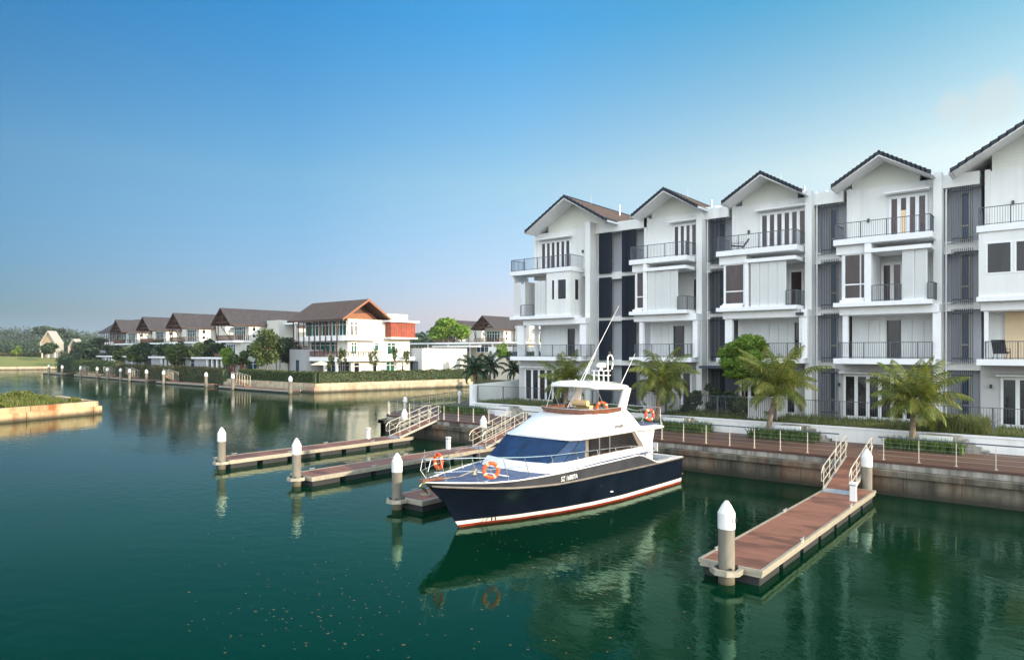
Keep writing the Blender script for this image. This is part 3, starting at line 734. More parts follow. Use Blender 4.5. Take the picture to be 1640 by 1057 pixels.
            if ws:
                mb.box(x1-0.18, x1, 44.60, ws[0], 9.46, 12.95); mb.box(x1-0.18, x1, ws[1], 47.0, 9.46, 12.95)
                mb.box(x1-0.18, x1, ws[0], ws[1], 9.46, 10.7); mb.box(x1-0.18, x1, ws[0], ws[1], 12.32, 12.95)
            else: mb.box(x1-0.18, x1, 44.60, 47.0, 9.46, 12.95)
            mb.box(x0, x0+0.15, 44.60, 47.0, 9.46, 12.95)
            mb.build('bay_wall', 'white_wall', root)
            for (wa, wb) in wins:
                fr = MB()
                for q in (c(wa), c(wb)): fr.box(q-0.05, q+0.05, 44.40, 44.5, zs[1]-0.05, zs[2]+0.05)
                fr.box(c(wa)+.05, c(wb)-.05, 44.40, 44.5, zs[1]-0.05, zs[1]+0.02); fr.box(c(wa)+.05, c(wb)-.05, 44.40, 44.5, zs[2]-0.02, zs[2]+0.05)
                wo = fr.build('window', 'trim', root); MB().box(c(wa), c(wb), 44.47, 44.49, zs[1], zs[2]).build('pane', 'glass', wo)
            if ws:
                wo = MB().box(x1-0.12, x1+0.02, ws[0]-.04, ws[0], 10.7, 12.32).box(x1-0.12, x1+0.02, ws[1], ws[1]+.04, 10.7, 12.32).build('window', 'trim', root)
                MB().box(x1-0.09, x1-0.07, ws[0], ws[1], 10.7, 12.32).build('pane', 'glass_brown', wo)
    # ---- F2 loggia
    for (x0, x1, y0, y1) in cfg['cols']: MB().box(c(x0), c(x1), y0, y1, 6.081, 8.719).build('column', 'trim', root)
    rx0, rx1 = cfg['cols'][0][0], cfg['cols'][-1][1]
    rail(c(cfg.get('r2', (rx0+0.2, rx1-0.2))[0]), c(cfg.get('r2', (rx0+0.2, rx1-0.2))[1]), 44.6, 6.08, 0.98, 46.7 if cfg.get('open2') else 45.2, 45.2).build('balcony_railing', 'railing', root)
    pn = MB(); x = Lw+0.35; dx0, dx1 = cfg['door2']; i = 0
    while x < Rw-0.1:
        x2 = min(x+0.62, Rw-0.02)
        if x2 > dx0 and x < dx1: x = dx1; continue
        if x < dx0 < x2+0.2: x2 = dx0
        m_ = MB().box(c(x+0.012), c(x2-0.012), yB+0.20, yB+0.25, 6.1, 8.42); z = 6.25
        while z < 8.3: m_.box(c(x+0.07), c(x2-0.07), yB+0.182, yB+0.2, z, z+0.07); z += 0.1
        if x2-x > 0.15: m_.build('shutter', 'shutter', root)
        x = x2; i += 1
    if cfg.get('warm2'):
        MB().box(c(-1.7), c(2.6), yB+0.1, yB+0.14, 6.08, 8.7).build('inner_wall', 'warm_interior', root)
    else:
        fr = MB().box(c(dx0), c(dx0+0.06), yB+0.17, yB+0.3, 6.1, 8.42).box(c(dx1-0.06), c(dx1), yB+0.17, yB+0.3, 6.1, 8.42).build('balcony_door', 'dark_metal', root)
        MB().box(c(dx0+.06), c(dx1-.06), yB+0.22, yB+0.24, 6.1, 8.42).build('pane', 'glass', fr)
    MB().box(c(Lw+.02), c(fx), yB+0.26, yB+0.299, 6.0, 8.72).build('loggia_wall', 'white_wall', root)
    # ---- F1
    y1_ = cfg.get('yF1', 46.5)
    for (a0, a1, nd) in cfg['d1']:
        french(root, c(a0), c(a1), y1_, 2.32, 5.0, nd, 'glass')
        canopy(root, c(a0-0.25), c(a1+0.25), y1_, 5.12, 0.5)
    for (lx, ly, lz) in cfg.get('lamps', ()): wall_lamp(root, c(lx), ly, lz)
    vp = MB(); vp.tube([(c(hw*0.35), 51, rz-0.75), (c(hw*0.35), 51, rz+0.12)], 0.055, 8); vp.build('vent_pipe', 'steel', root)
    vp = MB(); vp.tube([(c(0.1), 48.5, rz), (c(0.1), 48.5, rz+0.75)], 0.012, 5); vp.build('lightning_rod', 'steel', root)
    return root

H1 = townhouse(-31.6, 'end townhouse at the left of the white row, broad gable, brown roof slope showing', dict(
    dep=0.2, L=-4.15, R=1.55, F1L=-5.45, yF1=45.6, S=4.7, hw=4.0, rz=19.05, sid=2.85, ez=16.65, finw=0.45, finY=45.4,
    louvres=((2.35, 3.4), (4.45, 5.6)), d4=(-3.5, -0.5, 6), slab4=(-5.45, 0.85), sl2=-5.45, sl3=0.95, bay=(-5.2,), baytop=False,
    f3=[('shutter', -5.2, -4.35), ('open', -4.35, -2.95, -4.0, -3.1, 2, 'x'), ('shutter', -2.9, -1.75), ('solid', -1.6, 0.75, ((-1.1, -0.75), (-0.5, 0.4)), (45.1, 45.6))],
    cols=((-5.1, -4.4, 44.9, 45.3), (-4.25, -4.05, 46.2, 46.6), (1.35, 1.95, 44.9, 45.3)), r2=(-5.3, 2.6), open2=True, door2=(-1.2, -0.5),
    d1=((-4.7, -0.3, 6),), lamps=((0.75, 46.3, 14.7),), g4='glass_brown'))
H2 = townhouse(-22.8, 'second townhouse from the left in the white row, dark flat canopy at its foot', dict(
    dep=0.12, L=-2.3, R=2.05, S=1.75, d4=(0.05, 1.85, 4), slab4=(-2.65, 1.95), bay=(-1.5,), 
    f3=[('win', -2.2, -1.6), ('frame', -1.5, -1.22, 1), ('shutter', -1.2, 1.2), ('open', 1.2, 1.95, 1.25, 2.0, 1, 'ret')],
    cols=((-2.1, -1.8, 44.9, 45.2), (2.15, 2.5, 44.9, 45.3)), r2=(-2.3, 2.15), door2=(-0.3, 0.55), d1=((-2.2, 1.3, 5),)))
H3 = townhouse(-15.8, 'middle townhouse with six bedroom door leaves and a dark lounge chair on its top balcony', dict(
    L=-2.4, R=2.5, S=1.75, d4=(-0.5, 2.42, 6), slab4=(-2.9, 2.4), bay=(-0.95,),
    f3=[('win', -2.45, -1.1), ('frame', -0.95, -0.72), ('shutter', -0.6, 1.7), ('open', 1.7, 2.35, 1.2, 2.0, 1, 'ret')],
    cols=((-2.5, -2.0, 44.9, 45.2), (2.4, 2.9, 44.85, 45.3)), r2=(-2.4, 2.55), door2=(1.5, 2.1), d1=((-2.0, 1.7, 6),), lamps=((-1.35, 46.3, 14.75), (-2.6, 46.4, 4.6))))
H4 = townhouse(-8.8, 'fourth townhouse from the left, one bedroom curtain coloured warm as if lit, framed bay with two balcony doors', dict(
    L=-2.0, R=2.62, S=1.75, d4=(0.3, 2.2, 4), slab4=(-2.45, 2.75), bay=(-0.72,),
    f3=[('win', -1.9, -0.75, (-1.0,)), ('frame', -0.72, -0.36, 1), ('open', -0.36, 1.2, -0.25, 0.8, 2, 'x'), ('shutter', 1.22, 2.5), ('open', 2.5, 2.82, 'ret')],
    cols=((-2.05, -1.75, 44.9, 45.2), (2.7, 3.1, 44.85, 45.3)), r2=(-2.2, 2.7), door2=(0.0, 0.75), d1=((-2.3, 1.7, 6),), lamps=((-0.9, 46.3, 14.6), (-2.6, 46.4, 4.4))))
H5 = townhouse(-1.2, 'rightmost townhouse, cut by the photo edge, sunlit beige room open behind its middle balcony', dict(
    L=-2.45, R=3.2, F1L=-2.8, S=1.75, hw=4.0, rz=19.05, sid=2.25, ez=16.6, d4=(0.6, 2.6, 4), slab4=(-2.8, 3.3), bay=(-2.7,), baytop=False,
    f3=[('solid', -2.7, 3.2, ((-2.35, -1.25), (-1.1, 0.2), (0.9, 2.4)))],
    cols=((-2.5, -2.3, 44.9, 45.2), (3.0, 3.4, 44.85, 45.3)), r2=(-2.4, 3.0), door2=(-1.9, -1.3), warm2=True, d1=((-1.8, 0.3, 3), (1.0, 2.4, 2)), lamps=((-1.3, 46.3, 14.7), (-2.3, 46.4, 4.55))))
# warm curtain behind one leaf of the fourth house, lamplight put into its colour
cu = MB(); cu.box(-8.8+0.86, -8.8+1.16, 46.262, 46.268, 13.45, 15.0).build('painted_lit_curtain', 'warm_interior', H4)
# dark entrance canopy between the second and third houses
o = MB().box(-20.2, -17.9, 44.9, 47.3, 5.33, 5.5).build('entrance_canopy', 'louvre', H2)
o = MB().box(-18.85, -17.95, 46.3, 46.36, 2.3, 5.3).build('entrance_screen', 'louvre', H2)

# balcony chairs
def lounge_chair(name, loc, rz, label, high=0.5):
    r_ = empty(name, loc, label, 'chair', None); r_.rotation_euler = (0, 0, rz)
    z0 = (0, 0, 0)
    MB().prism([(-0.55, 0.38), (0.25, 0.30), (0.25, 0.33), (-0.55, 0.41)], 'x', -0.28, 0.28).build('seat', 'dark_metal', r_, loc=z0)
    MB().prism([(0.22, 0.30), (0.25, 0.31), (0.62, 0.30+high), (0.58, 0.30+high)], 'x', -0.28, 0.28).build('backrest', 'dark_metal', r_, loc=z0)
    for sx in (-0.3, 0.3):
        MB().tube([(sx, -0.5, 0), (sx, -0.45, 0.56), (sx, 0.3, 0.56)], 0.016, 6).build('armrest', 'dark_metal', r_, loc=z0)
        MB().tube([(sx, 0.45, 0), (sx, 0.05, 0.34)], 0.016, 6).build('leg', 'dark_metal', r_, loc=z0)
        MB().tube([(sx, -0.5, 0.38), (sx, 0.25, 0.30), (sx, 0.6, 0.30+high)], 0.018, 6).build('side_frame', 'dark_metal', r_, loc=z0)
    return r_
lounge_chair('lounge_chair', (-17.35, 45.1, 13.3), R(-75), 'dark reclining lounge chair on the top balcony of the middle house')
lounge_chair('balcony_chair', (-2.95, 45.15, 6.08), R(170), 'dark high-backed chair behind the balcony railing at the right edge of the photo', 0.75)
# floodlight and pipe below the bay of the third house
fl = empty('floodlight', (-13.35, 44.7, 9.0), 'dark floodlight hanging under the bay of the middle house', 'floodlight')
MB().tube([(-13.3, 44.72, 9.19), (-13.3, 44.72, 9.0)], 0.025, 8).build('bracket', 'dark_metal', fl)
MB().box(-13.55, -13.1, 44.6, 44.85, 8.82, 9.0).build('housing', 'dark_metal', fl, bevel=0.02)
MB().tube([(-13.25, 44.84, 8.85), (-13.25, 44.84, 6.1)], 0.035, 8).build('downpipe', 'steel', H3)

# ================================================================== GARDENS AND PROMENADE FURNITURE
GY = 41.0
gr = struct(solid([(-38.2, 41.25), (40, 41.25), (40, 46.9), (-29.9, 46.9), (-29.9, 60), (-38.2, 60)], 1.39, 2.2).build('garden_lawn', 'lawn'))
STEPS = [(-33.6, 'in front of the end townhouse'), (-26.2, 'in front of the second townhouse'), (-19.07, 'below the leafy garden of the middle townhouse'), (-11.9, 'right of the tall bright palm'), (-4.6, 'at the right, beside the last lily bed')]
gw = empty('garden_wall', (-38.3, 41, 1.4), 'long low white wall between the promenade and the townhouse gardens', 'garden wall')
xs_ = [-38.45]+[v for s_, _ in STEPS for v in (s_-0.05, s_+0.75)]+[40]
mb = MB(); mb.box(-38.45, 40, 41.02, 41.24, 1.4, 2.2); mb.build('wall_base', 'white_wall', gw)
mb = MB(); mb.box(-38.5, 40, 40.98, 41.28, 2.2, 2.28); mb.build('coping', 'trim', gw)
sw = empty('side_wall', (-38.4, 41, 1.4), 'tall white wall closing the left side of the first garden', 'garden wall')
MB().box(-38.55, -38.35, 41.3, 58, 1.4, 3.75).build('wall_panel', 'white_wall', sw)
MB().box(-38.6, -38.25, 40.95, 41.299, 1.4, 3.78).build('end_pier', 'trim', sw)
MB().prism([(41.3, 3.751), (58, 3.751), (58, 4.9), (46, 3.9)], 'x', -38.55, -38.35).build('raised_panel', 'white_wall', sw)
# stone steps, each flight of five against the low wall, with a landing and a low white cheek wall
for i, (sx, wh) in enumerate(STEPS):
    st = empty('garden_steps', (sx, 40.6, 1.4), 'flight of grey stone steps '+wh, 'steps', 'stone steps up to the gardens')
    for k in range(5): MB().box(sx+k*0.29, sx+(k+1)*0.29, 40.25, 40.97, 1.4, 2.24-0.165*k).build('step', 'step_stone', st)
    MB().box(sx-1.2, sx-0.001, 40.25, 40.97, 1.4, 2.24).build('landing', 'step_stone', st)
    m_ = MB().box(sx-1.45, sx-0.02, 40.08, 40.249, 1.4, 2.22); m_.build('cheek_wall', 'white_wall', st)
def fence(x0, x1, y, label, z=2.26, h=1.42, along='x'):
    f = empty('garden_fence', (x0, y, z), label, 'fence', 'thin dark bar fences of the gardens')
    if along == 'x':
        MB().box(x0, x1, y-0.02, y+0.02, z+h-0.03, z+h).box(x0, x1, y-0.012, y+0.012, z+0.06, z+0.09).build('rails', 'railing', f)
        b = MB(); n = int((x1-x0)/0.115)
        for i in range(n+1):
            x = x0+(x1-x0)*i/n; b.box(x-0.0065, x+0.0065, y-0.0065, y+0.0065, z, z+h-0.03)
        b.build('bars', 'railing', f)
        k = max(1, round((x1-x0)/3.2))
        for i in range(k+1):
            x = x0+(x1-x0)*i/k; MB().box(x-0.03, x+0.03, y-0.03, y+0.03, z, z+h).build('post', 'railing', f)
    return f
FX = [-38.2, -29.8, -21.0, -13.8, -6.6, 4.0]
FL_ = ['dark bar fence along the lawn of the end townhouse, left of the motor yacht mast', 'dark bar fence behind the flybridge and the palms, second from the left',
       'dark bar fence in front of the leafy shrubs of the middle townhouse', 'dark bar fence before the fourth townhouse with its row of white doors', 'dark bar fence before the rightmost townhouse']
for i in range(5): fence(FX[i]+0.05, FX[i+1]-0.05, 41.5, FL_[i])
# white slatted party fences between the gardens
for i, (x, lb) in enumerate(((-13.7, 'white slatted garden screen right of the tall bright palm trunk'), (-21.0, 'white slatted garden screen seen behind the yacht flybridge'))):
    g2 = empty('slatted_screen', (x, 41.6, 2.2), lb, 'screen', 'white slatted screens between the gardens')
    b = MB()
    for k in range(26): y = 41.75+k*0.115; b.box(x-0.55, x-0.50, y, y+0.085, 2.25, 3.72)
    for k in range(14): xx = x-1.8+k*0.13; b.box(xx, xx+0.1, 41.66, 41.70, 2.28, 3.72)
    b.build('slats', 'shutter', g2)
    MB().box(x-1.85, x-0.02, 41.63, 41.66, 3.6, 3.7).box(x-1.85, x-0.02, 41.63, 41.66, 2.35, 2.45).build('cross_rails', 'trim', g2)

def prom_rail(xa, xb, label, pts=None, y=35.35, posts=None):
    r_ = empty('promenade_railing', (xa, y, DZ), label, 'railing', 'railings along the promenade edge')
    pts = pts or [(xa, y), (xb, y)]
    P3 = [Vector((p[0], p[1], DZ)) for p in pts]; n = posts or max(2, round((P3[-1]-P3[0]).length/1.45))
    def at(t):
        tot = [(b-a).length for a, b in zip(P3, P3[1:])]; d = t*sum(tot)
        for a, b, l_ in zip(P3, P3[1:], tot):
            if d <= l_+1e-6: return a.lerp(b, d/l_)
            d -= l_
        return P3[-1]
    MB().tube([at(i/40)+Vector((0, 0, 1.05)) for i in range(41)], 0.032, 6).build('handrail', 'railing', r_, smooth=True)
    w_ = MB()
    for h in (0.22, 0.42, 0.62, 0.82): w_.tube([at(i/20)+Vector((0, 0, h)) for i in range(21)], 0.004, 4)
    w_.build('wires', 'steel', r_)
    for i in range(n+1):
        p = at(0.012+0.976*i/n); d = Vector((0, -0.10, 0))
        m_ = MB().prism([(p.y-0.055, DZ), (p.y+0.055, DZ), (p.y+0.025, DZ+1.04), (p.y-0.025, DZ+1.04)], 'x', p.x-0.012, p.x+0.012)
        m_.box(p.x-0.06, p.x+0.06, p.y-0.08, p.y+0.08, DZ+0.001, DZ+0.014)
        m_.build('post', 'post_steel', r_)
    return r_
prom_rail(-42.3, -39.2, 'short railing at the left corner of the quay, behind the far gangway', [(-42.3, 35.45), (-37.4, 35.45)], posts=2)
prom_rail(-36.0, -29.9, 'railing between the two left gangways')
prom_rail(-28.2, -20.7, 'railing partly hidden behind the yacht cabin, left of the flybridge')
prom_rail(-19.6, -8.7, 'long railing right behind the yacht stern')
prom_rail(-7.0, 12.0, 'railing at the right edge, beyond the nearest gangway')
prom_rail(0, 0, 'railing running back along the far left side of the promenade', [(-42.6, 35.5), (-44.3, 40), (-46.6, 46.5), (-47.6, 51.5)], posts=11)
# low beds of strappy leaves
BEDS = [(-40.6, -36.3, 39.4, 40.6, 'low bed of strappy leaves near the dark palms'), (-29.9, -26.9, 39.3, 40.9, 'bed of strappy leaves behind the yacht roof'),
        (-22.5, -17.3, 39.3, 40.7, 'bed of strappy leaves at the foot of the palm behind the yacht stern'),
        (-14.6, -10.9, 39.2, 40.15, 'bed of strappy leaves round the tallest bright palm'), (-7.5, -4.1, 39.2, 40.15, 'bed of strappy leaves round the rightmost palm')]
for (x0, x1, y0, y1, lb) in BEDS:
    b = empty('lily_bed', ((x0+x1)/2, y0, DZ), lb, 'plant bed', 'beds of strappy leaves on the promenade')
    MB().box(x0-0.05, x1+0.05, y0-0.05, y1+0.05, DZ-0.02, DZ+0.03).build('bed_soil', 'soil', b)
    n = int((x1-x0)*(y1-y0)*330)
    pts = np.stack([x0+(x1-x0)*rng.random(n)-(x0+x1)/2, (y1-y0)*rng.random(n), np.full(n, 0.0)], 1)
    blades('leaves', pts, 0.52, 0.05, 'lily_leaf', 0.9, parent=b)
# rough grass along the gardens
n = 26000
gx = -38+45*rng.random(n); gy = 41.35+(rng.random(n)**1.6)*4.8
tall = 0.10+0.42*np.clip(np.sin(gx*0.55+1.0)+0.3*np.sin(gx*2.1), 0, 1)*(gx > -30)+0.06
o = blades('garden_grass', np.stack([gx, gy, np.full(n, 2.19)], 1)[(rng.random(n) < 2)], 0.24, 0.03, 'grass_leaf', 0.7, hv=0.7); tag(o, None, None, kind='stuff')
# wild tall grass at the right of the fourth house
n = 5200; gx = -6.0+2.6*rng.random(n); gy = 41.4+3*rng.random(n)
o = blades('tall_grass', np.stack([gx, gy, np.full(n, 2.19)], 1), 0.62, 0.03, 'grass_leaf', 1.0, hv=0.7); tag(o, None, None, kind='stuff')

# ================================================================== SHRUBS AND PALMS
def shrub(loc, h, rx, label, leaf='tree_leaf', n=900, size=0.12, seed=1, group=None, name='garden_shrub'):
    return make_tree(name, loc, h, rx, label, 'shrub', group, leaf, n, size, 0.05, 7, seed, rz=h*0.48, trunk_r=0.03)
for i, (x, y, h, r_, lb, lf) in enumerate([
    (-19.6, 42.5, 1.7, 0.9, 'dark leafy shrub right of the palm behind the yacht stern', 'tree_leaf_dark'), (-18.6, 43.4, 2.3, 0.8, 'slim dark shrub under the dark entrance canopy', 'tree_leaf_dark'),
    (-17.2, 42.6, 1.9, 0.7, 'upright shrub left of the bright broad tree', 'tree_leaf_dark'), (-16.2, 42.3, 1.6, 0.6, 'small shrub below the bright broad tree', 'tree_leaf'),
    (-14.7, 42.1, 1.2, 0.6, 'small bright shrub beside the trunk of the tall palm', 'bright_leaf'), (-21.9, 42.8, 1.5, 0.8, 'dark shrub left of the trunk of the palm behind the yacht stern', 'tree_leaf_dark'),
    (-4.9, 42.2, 1.1, 0.7, 'ragged shrub behind the rightmost palm', 'grass_leaf'), (-30.3, 42.6, 1.0, 0.8, 'low shrub at the foot of the leftmost palm in the gardens', 'tree_leaf')]):
    shrub((x, y, 2.2), h, r_, lb, lf, 1500, 0.10, 30+i, 'shrubs in the gardens')
# climbing plants seen at left lawn
shrub((-37.2, 47.5, 2.2), 0.9, 0.5, 'tall weeds against the white side wall', 'tree_leaf', 700, 0.09, 60, None, 'weed_clump')

t = make_tree('broad_tree', (-16.4, 43.6, 2.2), 5.9, 1.55, 'bright green layered tree in front of the middle townhouse', 'tree', None, 'bright_leaf', 17000, 0.125, 0.42, 34, 9, rz=1.95, trunk_r=0.07, bs=(0.3, 0.48), qm=0.8, fl=0.5)

def frond(Vs, Fs, base, az, el, ln, droop, wdt, nl=46, lw=0.021, curl=0.0, rr=None, seed=0):
    r_ = random.Random(seed)
    d = Vector((math.cos(az), math.sin(az), 0)); p = Vector(base); ang = el; seg = 14; pts = [p.copy()]; dirs = []
    for i in range(seg):
        ang -= droop*(0.35+1.3*i/seg)/seg; v = d*math.cos(ang)+Vector((0, 0, math.sin(ang))); p = p+v*(ln/seg); pts.append(p.copy()); dirs.append(v)
    dirs.append(dirs[-1]); side = Vector((-math.sin(az), math.cos(az), 0))
    def quad(a, b, c_, e):
        k = len(Vs); Vs.extend([tuple(a), tuple(b), tuple(c_), tuple(e)]); Fs.append((k, k+1, k+2, k+3))
    for i in range(seg):
        w0 = 0.035*(1-i/seg)+0.006; w1 = 0.035*(1-(i+1)/seg)+0.006
        quad(pts[i]-side*w0, pts[i]+side*w0, pts[i+1]+side*w1, pts[i+1]-side*w1)
        up_ = Vector((0, 0, 0.02)); quad(pts[i]-up_, pts[i]+up_, pts[i+1]+up_*.6, pts[i+1]-up_*.6)
    for j in range(nl):
        t_ = 0.10+0.9*j/(nl-1); q = t_*seg; i = min(seg-1, int(q)); o_ = pts[i].lerp(pts[i+1], q-i); v = dirs[i]
        nrm = side.cross(v).normalized()
        L_ = wdt*(math.sin(math.pi*min(1, 0.12+t_*0.86))**0.6)*(1-0.35*t_)
        for s_ in (-1, 1):
            g = (side*s_*0.85+v*(0.45+0.3*t_)-Vector((0, 0, 0.34+r_.uniform(-0.15, 0.25)))).normalized()
            ll = L_*r_.uniform(0.82, 1.12); m1 = o_+g*ll*0.5; g2 = (g-Vector((0, 0, 0.9+r_.uniform(0, .5)))).normalized(); e_ = m1+g2*ll*0.5
            wv = v.normalized()*lw
            quad(o_-wv*0.6, o_+wv*0.6, m1+wv, m1-wv); quad(m1-wv, m1+wv, e_+wv*0.15, e_-wv*0.15)
def palm(loc, th, ln, label, nf=20, seed=1, leaf='palm_leaf', lean=(0.2, 0), wdt=1.0, name='coconut_palm', tr=0.15, droopk=1.0, group='palms in front of the white townhouses', nl=58):
    r_ = random.Random(seed); root = empty(name, loc, label, 'palm tree', group)
    tb = MB(); pts = []; rad = []
    for i in range(15):
        t_ = i/14; pts.append((lean[0]*t_**1.5, lean[1]*t_**1.5, -0.1+(th+0.1)*t_)); rad.append(tr*(1.35-0.45*t_)*(1+0.05*(i % 2)) if i > 0 else tr*1.6)
    tb.tube(pts, rad, 10); tb.build('trunk', 'bark', root, smooth=True, loc=(0, 0, 0))
    top = Vector(pts[-1]); sh = MB()
    for k in range(9):       # old leaf bases
        a = k*2.4; sh.tube([top+Vector((math.cos(a)*0.08, math.sin(a)*0.08, -0.55+0.05*k)), top+Vector((math.cos(a)*0.22, math.sin(a)*0.22, -0.1+0.05*k))], 0.05, 5, r2=0.02)
    sh.build('leaf_bases', 'orange_wood', root, loc=(0, 0, 0))
    Vs, Fs = [], []
    for k in range(nf):
        az = k*2.39996+r_.uniform(-0.25, 0.25); q = k/(nf-1)
        el = R(82)-q*R(95)+r_.uniform(-0.1, 0.1)
        frond(Vs, Fs, top+Vector((0, 0, 0.05)), az, el, ln*(0.72+0.28*math.sin(math.pi*min(1, q+0.25)))*r_.uniform(0.9, 1.08), (0.75+0.85*q)*droopk, wdt, nl, lw=0.034 if name == 'feather_palm' else 0.021, seed=seed*50+k)
    mesh_np('crown', np.array(Vs), np.array(Fs), leaf, root)
    return root
palm((-13.7, 39.9, DZ), 2.95, 3.1, 'tallest bright coconut palm, left of the gap in the promenade railing', 26, 3, lean=(0.55, 0.1), tr=0.115)
palm((-6.35, 39.9, DZ), 2.5, 2.9, 'rightmost coconut palm, beyond the nearest gangway', 25, 8, lean=(0.12, 0.05), tr=0.115)
palm((-20.9, 40.1, DZ), 3.0, 3.1, 'coconut palm behind the yacht stern, with long drooping yellow fronds', 22, 12, droopk=1.5)
palm((-28.3, 40.1, DZ), 2.9, 2.7, 'coconut palm behind the yacht hardtop, left of its mast', 17, 21)
palm((-41.2, 44.2, DZ), 3.3, 2.4, 'tallest dark feathery palm left of the white garden wall', 18, 31, 'palm_leaf_dark', (0.1, 0.1), 0.62, 'feather_palm', 0.09, 1.5, 'dark feather palms left of the townhouses', 34)
palm((-40.4, 45.4, DZ), 3.6, 2.0, 'middle dark feathery palm left of the white garden wall', 14, 33, 'palm_leaf_dark', (0.1, 0.1), 0.55, 'feather_palm', 0.08, 1.4, 'dark feather palms left of the townhouses', 30)
palm((-39.8, 48.0, DZ), 3.3, 1.9, 'rightmost slender dark feathery palm by the white garden wall', 13, 35, 'palm_leaf_dark', (0.1, 0.1), 0.5, 'feather_palm', 0.07, 1.4, 'dark feather palms left of the townhouses', 30)
# white bollards on the left promenade
for i, (x, y) in enumerate(((-43.6, 38.3), (-46.2, 47.6), (-46.9, 50.5))):
    b = empty('bollard_lamp', (x, y, DZ), ['stubby white-capped bollard at the left corner of the promenade', 'grey bollard with a white cap by the receding railing', 'small bollard at the far end of the receding railing'][i], 'bollard', 'bollards along the receding promenade')
    MB().lathe([(0.16, DZ), (0.16, DZ+0.75)], (x, y, 0), 12).build('post', 'steel', b, smooth=True); MB().lathe([(0.2, DZ+0.75), (0.2, DZ+1.05), (0.05, DZ+1.2)], (x, y, 0), 12).build('cap', 'pile_cap', b, smooth=True)

# ================================================================== PILES, DOCKS, GANGWAYS
PILE_GROUP = 'white-capped mooring piles'
def pile(x, y, label, top=2.3, r0=0.235, text=None, group=PILE_GROUP):
    p = empty('mooring_pile', (x, y, 0), label, 'mooring pile', group)
    MB().lathe([(r0*0.94, -1.5), (r0*0.94, top-0.66)], (x, y, 0), 24).build('shaft', 'pile_concrete', p, smooth=True)
    MB().lathe([(r0, top-0.78), (r0*1.0, top-0.34), (r0*0.97, top-0.33), (r0*0.55, top-0.13), (r0*0.2, top-0.012), (r0*0.05, top)], (x, y, 0), 28).build('cap', 'pile_cap', p, smooth=True)
    if text:
        tc = bpy.data.curves.new('pile_lettering', 'FONT'); tc.body = text; tc.size = 0.15; tc.extrude = 0.002; tc.materials.append(MATS['black_text'])
        t0_ = bpy.data.objects.new('pile_lettering', tc); COL.objects.link(t0_); bpy.context.view_layer.update()
        me_ = bpy.data.meshes.new_from_object(t0_); bpy.data.objects.remove(t0_); tt = bpy.data.objects.new('pile_lettering', me_); COL.objects.link(tt); tt.parent = p
        a = R(-18); rr = r0+0.01; tt.location = (math.cos(a)*rr-0.02, math.sin(a)*rr-0.05, top-0.58); tt.rotation_euler = (R(90), 0, a+R(90))
    return p
def cleat(mbx, x, y, z, along='y'):
    for s_ in (-0.07, 0.07): mbx.tube([(x, y+s_, z), (x, y+s_, z+0.07)], 0.018, 6)
    mbx.tube([(x, y-0.17, z+0.09), (x, y-0.08, z+0.075), (x, y+0.08, z+0.075), (x, y+0.17, z+0.09)], 0.018, 6)
def dock(x0, x1, y0, y1, label, ztop=0.46, ped=None, group='floating finger docks'):
    d = empty('floating_dock', ((x0+x1)/2, y0, 0), label, 'dock', group)
    MB().box(x0+0.09, x1-0.09, y0+0.09, y1-0.09, ztop-0.06, ztop).build('deck_boards', 'dock_boards', d)
    fr = MB()
    for a in ((x0, x0+0.089, y0, y1), (x1-0.089, x1, y0, y1), (x0+0.089, x1-0.089, y0, y0+0.089), (x0+0.089, x1-0.089, y1-0.089, y1)):
        fr.box(*a, ztop-0.09, ztop+0.012)
    fr.build('edge_frame', 'aluminium', d)
    fr = MB()
    for a in ((x0+0.03, x0+0.1, y0+0.03, y1-0.03), (x1-0.1, x1-0.03, y0+0.03, y1-0.03), (x0+0.1, x1-0.1, y0+0.03, y0+0.1), (x0+0.1, x1-0.1, y1-0.1, y1-0.03)):
        fr.box(*a, ztop-0.2, ztop-0.091)
    fr.build('side_beam', 'aluminium', d)
    n = 7; w_ = (y1-y0)/n
    for i in range(n):
        MB().box(x0+0.12, x1-0.12, y0+0.12+w_*i, y0+w_*(i+1)-0.22, -0.35, ztop-0.201).build('float', 'rubber', d, bevel=0.03)
    for i, (cx, cy) in enumerate(((x0+0.07, y0+1.2), (x0+0.07, y0+7.5), (x1-0.07, y0+3.8), (x1-0.07, y0+10))):
        m_ = MB(); cleat(m_, cx, cy, ztop+0.012); m_.build('cleat', 'steel', d)
    # collar guide round the outer pile
    px_, py_ = (x0+0.72 if x0 > -10 else x0-0.02, y0-0.22) if True else None
    return d
def collar(x, y, ztop, d):
    m_ = MB(); 
    for k in range(8):
        a0, a1 = 2*math.pi*(k+.5)/8, 2*math.pi*(k+1.5)/8; R1, R2 = 0.46, 0.34
        P4 = [(x+R2*math.cos(a0), y+R2*math.sin(a0)), (x+R1*math.cos(a0), y+R1*math.sin(a0)), (x+R1*math.cos(a1), y+R1*math.sin(a1)), (x+R2*math.cos(a1), y+R2*math.sin(a1))]
        m_.prism(P4, 'z', ztop-0.17, ztop-0.02)
    m_.build('pile_collar', 'aluminium', d)
    for k in range(4):
        a = k*math.pi/2+0.78; MB().lathe([(0.045, ztop-0.1), (0.045, ztop+0.03)], (x+0.29*math.cos(a), y+0.29*math.sin(a), 0), 8).build('roller', 'rubber', d)
